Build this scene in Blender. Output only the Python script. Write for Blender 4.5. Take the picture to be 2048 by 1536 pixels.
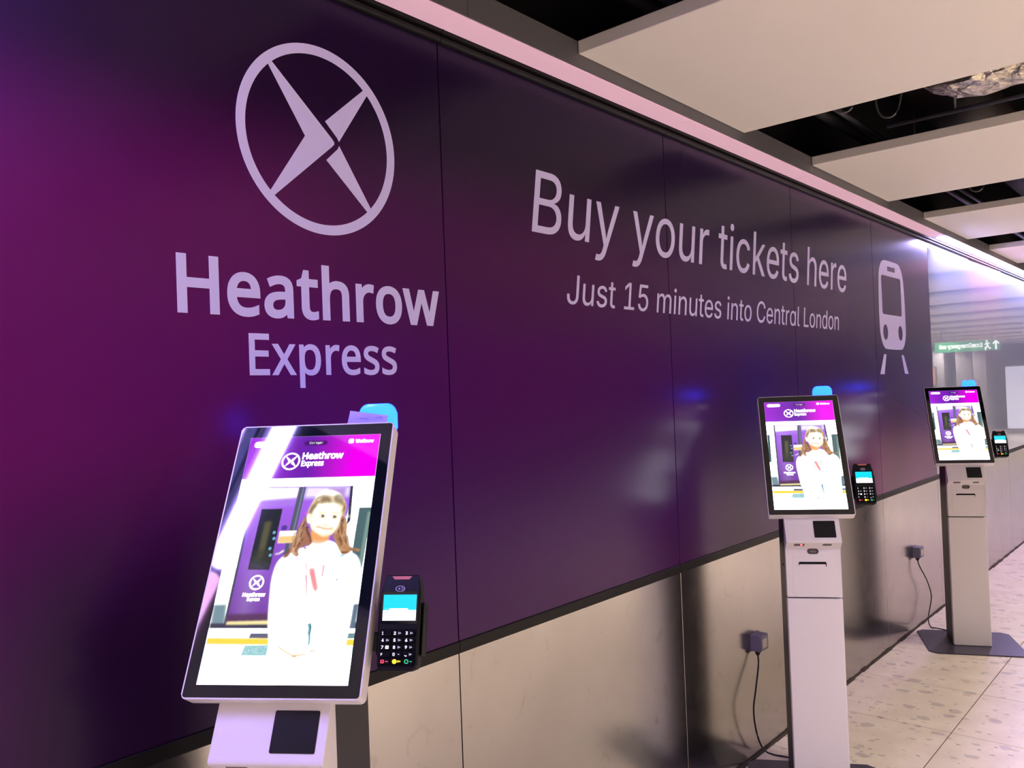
import bpy, bmesh, math, random, json
import numpy as np
from mathutils import Vector, Matrix
from mathutils.geometry import delaunay_2d_cdt

SC = bpy.context.scene
COL = SC.collection
for _o in list(bpy.data.objects):
    bpy.data.objects.remove(_o)

# ---------------------------------------------------------------- camera
cam = bpy.data.cameras.new('camera')
cam.sensor_width = 36.0
cam.lens = 1665.03 * 36.0 / 2048.0
cam.clip_start = 0.02
cam_o = bpy.data.objects.new('camera', cam)
COL.objects.link(cam_o)
F = Vector((-0.65824315, 0.75264942, 0.01532366))
RT = Vector((0.75182729, 0.658289, -0.03756763))
UP = Vector((0.03836265, 0.01320788, 0.99917659))
mw = Matrix.Identity(4)
for i in range(3):
    mw[i][0] = RT[i]; mw[i][1] = UP[i]; mw[i][2] = -F[i]
mw.translation = Vector((1.8014, 0.0, 1.7519))
cam_o.matrix_world = mw
SC.camera = cam_o

# ---------------------------------------------------------------- world, exposure
W = bpy.data.worlds.new('world'); SC.world = W; W.use_nodes = True
W.node_tree.nodes['Background'].inputs[0].default_value = (0.9, 0.8, 0.75, 1)
W.node_tree.nodes['Background'].inputs[1].default_value = 0.02
VS = SC.view_settings
VS.view_transform = 'Standard'; VS.look = 'None'; VS.gamma = 1.0; VS.use_curve_mapping = False
VS.exposure = 0.0

# ---------------------------------------------------------------- hall lights (ceiling luminaires out of the frame)
def area(name, loc, size, power, color, rot=(0, 0, 0), size_y=None, spread=180):
    l = bpy.data.lights.new(name, 'AREA'); l.energy = power; l.color = color
    l.shape = 'RECTANGLE' if size_y else 'DISK'; l.size = size
    if size_y: l.size_y = size_y
    l.spread = math.radians(spread)
    o = bpy.data.objects.new(name, l); COL.objects.link(o); o.location = loc; o.rotation_euler = rot
    return o
WARM = (1.0, 0.89, 0.80)
for k in range(-3, 8):
    pw = 90 if k < 3 else 46          # the far end of the hall is dimmer
    area('hall_downlight', (3.1, 2.948 + 4.143 * k, 2.912), 0.6, pw, WARM, spread=130)
    area('hall_downlight', (5.6, 5.02 + 4.143 * k, 2.912), 0.6, pw, WARM, spread=130)

# ---------------------------------------------------------------- materials
def srgb(r, g, b):
    f = lambda c: (c / 255 / 12.92) if c <= 10.31 else (((c / 255) + 0.055) / 1.055) ** 2.4
    return (f(r), f(g), f(b), 1.0)

def mat(name, col, rough=0.5, metal=0.0, spec=0.5, emit=None, estr=1.0, coat=0.0):
    m = bpy.data.materials.new(name); m.use_nodes = True
    b = m.node_tree.nodes['Principled BSDF']
    b.inputs['Base Color'].default_value = col
    b.inputs['Roughness'].default_value = rough
    b.inputs['Metallic'].default_value = metal
    b.inputs['Specular IOR Level'].default_value = spec
    b.inputs['Coat Weight'].default_value = coat
    if emit is not None:
        b.inputs['Emission Color'].default_value = (emit[0], emit[1], emit[2], 1)
        b.inputs['Emission Strength'].default_value = estr
    return m

def nodes(m): return m.node_tree.nodes, m.node_tree.links, m.node_tree.nodes['Principled BSDF']

def add_noise_bump(m, scale, strength, dist=0.002, rough_var=0.0, stretch=None):
    n, l, b = nodes(m)
    g = n.new('ShaderNodeNewGeometry')
    vec = g.outputs['Position']
    if stretch:
        mp = n.new('ShaderNodeMapping'); mp.inputs['Scale'].default_value = stretch
        l.new(vec, mp.inputs['Vector']); vec = mp.outputs['Vector']
    t = n.new('ShaderNodeTexNoise'); t.inputs['Scale'].default_value = scale; t.inputs['Detail'].default_value = 4
    l.new(vec, t.inputs['Vector'])
    if strength:
        bp = n.new('ShaderNodeBump'); bp.inputs['Strength'].default_value = strength; bp.inputs['Distance'].default_value = dist
        l.new(t.outputs['Fac'], bp.inputs['Height']); l.new(bp.outputs['Normal'], b.inputs['Normal'])
    if rough_var:
        r0 = b.inputs['Roughness'].default_value
        mr = n.new('ShaderNodeMapRange'); mr.inputs['From Min'].default_value = 0.3; mr.inputs['From Max'].default_value = 0.7
        mr.inputs['To Min'].default_value = r0 - rough_var; mr.inputs['To Max'].default_value = r0 + rough_var
        l.new(t.outputs['Fac'], mr.inputs['Value']); l.new(mr.outputs['Result'], b.inputs['Roughness'])
    return m

def ramp(n, fac_link, l, stops, interp='EASE'):
    r = n.new('ShaderNodeValToRGB'); r.color_ramp.interpolation = interp
    e = r.color_ramp.elements
    while len(e) < len(stops): e.new(0.5)
    for i, (p, c) in enumerate(stops):
        e[i].position = p; e[i].color = c
    l.new(fac_link, r.inputs['Fac'])
    return r

M = {}
# printed graphic: indigo at the top running down to purple, magenta towards its two ends
def graphic_material():
    m = mat('printed_purple_graphic', (0.1, 0.02, 0.1, 1), 0.23, spec=0.19)
    n, l, b = nodes(m)
    b.inputs['Specular Tint'].default_value = (0.80, 0.68, 1.0, 1)
    g = n.new('ShaderNodeNewGeometry'); s = n.new('ShaderNodeSeparateXYZ'); l.new(g.outputs['Position'], s.inputs[0])
    def mr(inp, a, c, smooth=True):
        x = n.new('ShaderNodeMapRange'); x.inputs['From Min'].default_value = a; x.inputs['From Max'].default_value = c
        x.interpolation_type = 'SMOOTHSTEP' if smooth else 'LINEAR'
        l.new(inp, x.inputs['Value']); return x.outputs['Result']
    # vertical: 0 at the bottom, 1 at the top
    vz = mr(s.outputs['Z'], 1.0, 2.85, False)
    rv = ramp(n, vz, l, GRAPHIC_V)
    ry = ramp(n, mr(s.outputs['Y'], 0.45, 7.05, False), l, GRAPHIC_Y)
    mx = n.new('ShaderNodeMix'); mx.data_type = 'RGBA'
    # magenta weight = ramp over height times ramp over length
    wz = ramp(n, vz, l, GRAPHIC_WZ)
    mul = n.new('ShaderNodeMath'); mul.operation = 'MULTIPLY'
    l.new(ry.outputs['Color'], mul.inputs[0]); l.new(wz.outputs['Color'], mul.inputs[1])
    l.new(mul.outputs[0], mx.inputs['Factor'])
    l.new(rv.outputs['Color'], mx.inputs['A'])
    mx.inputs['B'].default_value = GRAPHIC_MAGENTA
    def wsum(a, c):
        x = n.new('ShaderNodeMath'); x.operation = 'MULTIPLY'; l.new(a, x.inputs[0]); l.new(c, x.inputs[1]); return x.outputs[0]
    # shade by the nearest kiosk painted deep indigo low left, a magenta flush low on the right
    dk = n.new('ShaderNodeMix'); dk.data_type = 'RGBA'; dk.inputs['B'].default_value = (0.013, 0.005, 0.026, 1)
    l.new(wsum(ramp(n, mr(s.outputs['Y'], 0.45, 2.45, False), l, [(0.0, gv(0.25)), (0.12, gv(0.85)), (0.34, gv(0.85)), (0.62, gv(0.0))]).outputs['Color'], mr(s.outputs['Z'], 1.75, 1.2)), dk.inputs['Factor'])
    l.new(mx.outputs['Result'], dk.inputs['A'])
    rd = n.new('ShaderNodeMix'); rd.data_type = 'RGBA'; rd.inputs['B'].default_value = (0.19, 0.024, 0.15, 1)
    l.new(wsum(ramp(n, mr(s.outputs['Y'], 4.6, 7.05, False), l, [(0.0, gv(0.0)), (0.4, gv(0.75)), (0.65, gv(0.8)), (1.0, gv(0.45))]).outputs['Color'], mr(s.outputs['Z'], 1.95, 1.2)), rd.inputs['Factor'])
    l.new(dk.outputs['Result'], rd.inputs['A'])
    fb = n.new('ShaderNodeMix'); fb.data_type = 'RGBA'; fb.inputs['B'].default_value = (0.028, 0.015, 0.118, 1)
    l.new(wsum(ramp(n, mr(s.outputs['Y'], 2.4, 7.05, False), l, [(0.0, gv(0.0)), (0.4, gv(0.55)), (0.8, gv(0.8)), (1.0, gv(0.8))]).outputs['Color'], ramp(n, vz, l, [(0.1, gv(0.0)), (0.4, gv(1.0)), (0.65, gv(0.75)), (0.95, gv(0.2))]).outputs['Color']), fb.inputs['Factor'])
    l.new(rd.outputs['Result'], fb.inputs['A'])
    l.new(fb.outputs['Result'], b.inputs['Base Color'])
    return m
gv = lambda x: (x, x, x, 1)
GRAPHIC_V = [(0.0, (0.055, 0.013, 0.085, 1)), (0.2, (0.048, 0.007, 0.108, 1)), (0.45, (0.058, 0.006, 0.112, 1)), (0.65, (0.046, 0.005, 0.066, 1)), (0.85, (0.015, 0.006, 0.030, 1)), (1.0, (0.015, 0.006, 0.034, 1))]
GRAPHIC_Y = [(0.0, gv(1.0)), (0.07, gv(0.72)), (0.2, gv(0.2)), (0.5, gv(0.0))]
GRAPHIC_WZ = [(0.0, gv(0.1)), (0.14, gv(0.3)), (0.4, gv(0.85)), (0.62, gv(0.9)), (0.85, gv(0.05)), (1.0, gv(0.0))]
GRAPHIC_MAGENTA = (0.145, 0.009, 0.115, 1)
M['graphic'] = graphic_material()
M['vinyl'] = mat('pale_lilac_vinyl', srgb(208, 200, 250), 0.4)
M['black_trim'] = mat('black_aluminium_trim', (0.005, 0.0045, 0.005, 1), 0.45, spec=0.22)
M['void_black'] = mat('blackened_void', (0.006, 0.006, 0.007, 1), 0.9, spec=0.2)
M['dark_service'] = mat('dark_painted_services', (0.016, 0.015, 0.017, 1), 0.5)
M['rust_duct'] = mat('dark_brown_duct', (0.022, 0.012, 0.011, 1), 0.6)
M['service_metal'] = mat('galvanised_services', (0.10, 0.10, 0.11, 1), 0.4, 0.6)
M['fascia'] = mat('grey_painted_fascia', srgb(94, 92, 96), 0.5)
M['raft'] = mat('offwhite_ceiling_raft', srgb(224, 219, 209), 0.55, spec=0.3)
M['pink_off'] = mat('frosted_pink_diffuser', srgb(225, 190, 205), 0.5, emit=(0.50, 0.29, 0.37), estr=0.6)
M['soffit'] = mat('pale_soffit_paint', srgb(215, 205, 215), 0.6)
M['led_lilac'] = mat('lit_lilac_tube', (0.8, 0.8, 0.8, 1), 0.4, emit=(0.55, 0.47, 1.0), estr=62)
M['led_violet'] = mat('lit_violet_tube', (0.8, 0.8, 0.8, 1), 0.4, emit=(0.37, 0.29, 1.0), estr=225)
M['led_rose'] = mat('lit_rose_tube', (0.8, 0.8, 0.8, 1), 0.4, emit=(0.85, 0.42, 0.92), estr=30)
M['led_pink'] = mat('lit_pink_tube', (0.8, 0.8, 0.8, 1), 0.4, emit=(0.95, 0.42, 0.90), estr=60)
M['glass'] = mat('pale_back_painted_glass', srgb(152, 164, 184), 0.008, spec=0.55)
M['wall_beige'] = mat('beige_hall_wall', srgb(66, 56, 72), 0.7)
M['wall_grey'] = mat('grey_hall_wall', srgb(96, 92, 110), 0.7)
M['column_grey'] = mat('grey_column_cladding', srgb(165, 162, 168), 0.5)
M['lit_white'] = mat('lit_white_panel', (0.8, 0.8, 0.8, 1), 0.5, emit=(0.72, 0.72, 1.0), estr=0.85)
M['lit_orange'] = mat('lit_orange_poster', (0.8, 0.4, 0.2, 1), 0.5, emit=(1.0, 0.45, 0.2), estr=1.0)
M['sign_green'] = mat('lit_green_sign', (0.02, 0.2, 0.08, 1), 0.5, emit=(0.04, 0.62, 0.24), estr=0.42)
M['sign_white'] = mat('lit_white_lettering', (0.8, 0.8, 0.8, 1), 0.5, emit=(0.85, 1.0, 0.9), estr=1.5)

def steel_material():
    m = mat('brushed_stainless_steel', (0.66, 0.62, 0.57, 1), 0.2, 1.0)
    n, l, b = nodes(m)
    g = n.new('ShaderNodeNewGeometry')
    t = n.new('ShaderNodeTexNoise'); t.inputs['Scale'].default_value = 3.0; t.inputs['Detail'].default_value = 6
    l.new(g.outputs['Position'], t.inputs['Vector'])
    r = ramp(n, t.outputs['Fac'], l, [(0.3, (0.39, 0.37, 0.35, 1)), (0.7, (0.435, 0.415, 0.395, 1))], 'LINEAR')
    # smudges and scuffs
    t2 = n.new('ShaderNodeTexNoise'); t2.inputs['Scale'].default_value = 9.0; t2.inputs['Detail'].default_value = 8; t2.inputs['Distortion'].default_value = 1.5
    l.new(g.outputs['Position'], t2.inputs['Vector'])
    mk = n.new('ShaderNodeMapRange'); mk.inputs['From Min'].default_value = 0.64; mk.inputs['From Max'].default_value = 0.74
    l.new(t2.outputs['Fac'], mk.inputs['Value'])
    mx = n.new('ShaderNodeMix'); mx.data_type = 'RGBA'; mx.inputs['B'].default_value = (0.34, 0.32, 0.30, 1)
    l.new(mk.outputs['Result'], mx.inputs['Factor']); l.new(r.outputs['Color'], mx.inputs['A'])
    l.new(mx.outputs['Result'], b.inputs['Base Color'])
    mr = n.new('ShaderNodeMapRange'); mr.inputs['From Min'].default_value = 0.3; mr.inputs['From Max'].default_value = 0.75
    mr.inputs['To Min'].default_value = 0.18; mr.inputs['To Max'].default_value = 0.22
    l.new(t2.outputs['Fac'], mr.inputs['Value']); l.new(mr.outputs['Result'], b.inputs['Roughness'])
    return m
M['steel'] = steel_material()

def terrazzo_material():
    m = mat('beige_terrazzo', (0.5, 0.45, 0.4, 1), 0.3)
    n, l, b = nodes(m)
    g = n.new('ShaderNodeNewGeometry')
    t = n.new('ShaderNodeTexNoise'); t.inputs['Scale'].default_value = 6.0; t.inputs['Detail'].default_value = 5
    l.new(g.outputs['Position'], t.inputs['Vector'])
    base = ramp(n, t.outputs['Fac'], l, [(0.3, srgb(216, 203, 189)), (0.7, srgb(230, 219, 206))], 'LINEAR')
    prev = base.outputs['Color']
    for sc, thr, pick, col, off in ((10.0, 0.36, 0.87, srgb(168, 160, 162), 0), (17.0, 0.32, 0.90, srgb(170, 163, 162), 3.3), (13.0, 0.28, 0.94, srgb(198, 172, 142), 7.7), (34.0, 0.26, 0.88, srgb(188, 176, 166), 5.1), (24.0, 0.22, 0.95, srgb(110, 98, 90), 9.1)):
        mp = n.new('ShaderNodeMapping'); mp.inputs['Location'].default_value = (off, off * 0.7, 0.5); mp.inputs['Scale'].default_value = (1.0, 1.25, 1.0)
        mp.inputs['Rotation'].default_value = (0, 0, off)
        l.new(g.outputs['Position'], mp.inputs['Vector'])
        nz = n.new('ShaderNodeTexNoise'); nz.inputs['Scale'].default_value = sc * 2.2; l.new(mp.outputs['Vector'], nz.inputs['Vector'])
        dm = n.new('ShaderNodeMix'); dm.data_type = 'RGBA'; dm.blend_type = 'LINEAR_LIGHT'; dm.inputs['Factor'].default_value = 0.02
        l.new(mp.outputs['Vector'], dm.inputs['A']); l.new(nz.outputs['Color'], dm.inputs['B'])
        v = n.new('ShaderNodeTexVoronoi'); v.voronoi_dimensions = '2D'; v.inputs['Scale'].default_value = sc
        l.new(dm.outputs['Result'], v.inputs['Vector'])
        inside = n.new('ShaderNodeMapRange'); inside.inputs['From Min'].default_value = thr; inside.inputs['From Max'].default_value = thr - 0.05
        l.new(v.outputs['Distance'], inside.inputs['Value'])
        sp = n.new('ShaderNodeSeparateColor'); l.new(v.outputs['Color'], sp.inputs['Color'])
        gt = n.new('ShaderNodeMath'); gt.operation = 'GREATER_THAN'; gt.inputs[1].default_value = pick; l.new(sp.outputs[0], gt.inputs[0])
        mu = n.new('ShaderNodeMath'); mu.operation = 'MULTIPLY'; l.new(inside.outputs['Result'], mu.inputs[0]); l.new(gt.outputs[0], mu.inputs[1])
        m2 = n.new('ShaderNodeMath'); m2.operation = 'MULTIPLY'; m2.inputs[1].default_value = 0.6; l.new(mu.outputs[0], m2.inputs[0])
        mx = n.new('ShaderNodeMix'); mx.data_type = 'RGBA'; mx.inputs['B'].default_value = col
        l.new(m2.outputs[0], mx.inputs['Factor']); l.new(prev, mx.inputs['A']); prev = mx.outputs['Result']
    l.new(prev, b.inputs['Base Color'])
    return m
M['terrazzo'] = terrazzo_material()
M['grout'] = mat('dark_grout', srgb(70, 56, 46), 0.9)
M['dirt'] = mat('dirty_sealant', srgb(70, 60, 50), 0.9)

M['kiosk_white'] = add_noise_bump(mat('white_powder_coat', srgb(226, 221, 226), 0.42), 900, 0.02, 0.0005)
M['charcoal'] = add_noise_bump(mat('charcoal_powder_coat', srgb(40, 38, 42), 0.5), 900, 0.05, 0.0005)
M['base_plate'] = mat('dark_base_plate', srgb(58, 52, 70), 0.33)
M['bezel'] = mat('black_screen_glass', (0.005, 0.007, 0.011, 1), 0.04, spec=0.5)
M['scan_window'] = mat('black_scanner_window', (0.008, 0.009, 0.012, 1), 0.3, spec=0.2)
M['dark_grey'] = mat('dark_grey_plastic', srgb(62, 58, 60), 0.45)
M['mid_grey'] = mat('mid_grey_insert', srgb(110, 98, 100), 0.5)
M['slot_black'] = mat('slot_shadow_black', (0.008, 0.007, 0.012, 1), 0.8, spec=0.1)
M['lamp_blue'] = mat('lit_blue_lamp', (0.05, 0.3, 0.8, 1), 0.3, emit=(0.05, 0.52, 20.0), estr=1.0)
M['led_red'] = mat('lit_red_indicator', (0.5, 0.05, 0.05, 1), 0.3, emit=(1.0, 0.12, 0.14), estr=2.5)
M['reader_black'] = mat('black_reader_plastic', srgb(12, 12, 17), 0.45, spec=0.18)
M['key_black'] = mat('black_rubber_key', srgb(6, 6, 9), 0.6, spec=0.1)
M['key_dim'] = mat('backlit_dim_symbol', (0.4, 0.4, 0.4, 1), 0.5, emit=(0.36, 0.36, 0.46), estr=0.9)
M['key_white'] = mat('backlit_white_digit', (0.8, 0.8, 0.8, 1), 0.5, emit=(0.80, 0.80, 0.95), estr=0.9)
M['key_red'] = mat('backlit_red_mark', (0.6, 0.05, 0.08, 1), 0.5, emit=(0.75, 0.06, 0.09), estr=0.75)
M['key_yellow'] = mat('backlit_yellow_mark', (0.8, 0.6, 0.02, 1), 0.5, emit=(1.0, 0.62, 0.01), estr=1.2)
M['key_green'] = mat('backlit_green_mark', (0.02, 0.5, 0.2, 1), 0.5, emit=(0.02, 0.42, 0.14), estr=1.0)
M['lcd_cyan'] = mat('lit_cyan_display', (0, 0, 0, 1), 0.15, emit=(0.005, 0.72, 1.0), estr=1.1)
M['lcd_white'] = mat('lit_white_display', (0, 0, 0, 1), 0.15, emit=(0.9, 0.97, 1.0), estr=1.6)
M['lcd_tick'] = mat('lit_teal_tick', (0, 0, 0, 1), 0.3, emit=(0.25, 0.80, 0.85), estr=1.0)
M['pay_red'] = mat('salmon_red_badge', srgb(200, 112, 104), 0.5)
M['symbol_grey'] = mat('pale_grey_print', srgb(165, 160, 200), 0.5)
M['box_grey'] = mat('grey_socket_plastic', srgb(122, 118, 138), 0.5)
M['box_label'] = mat('pale_label', srgb(205, 196, 200), 0.5)
M['cable'] = mat('black_cable_rubber', (0.008, 0.007, 0.008, 1), 0.45)
M['paper'] = mat('white_note_paper', srgb(205, 195, 245), 0.7)
M['ink'] = mat('faint_blue_ink', srgb(120, 108, 190), 0.7)
def foil_material():
    m = mat('crumpled_foil', (0.62, 0.57, 0.46, 1), 0.28, 0.9)
    return add_noise_bump(m, 30, 1.0, 0.03, stretch=(0.4, 1.0, 1.3))
M['foil'] = foil_material()

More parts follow.
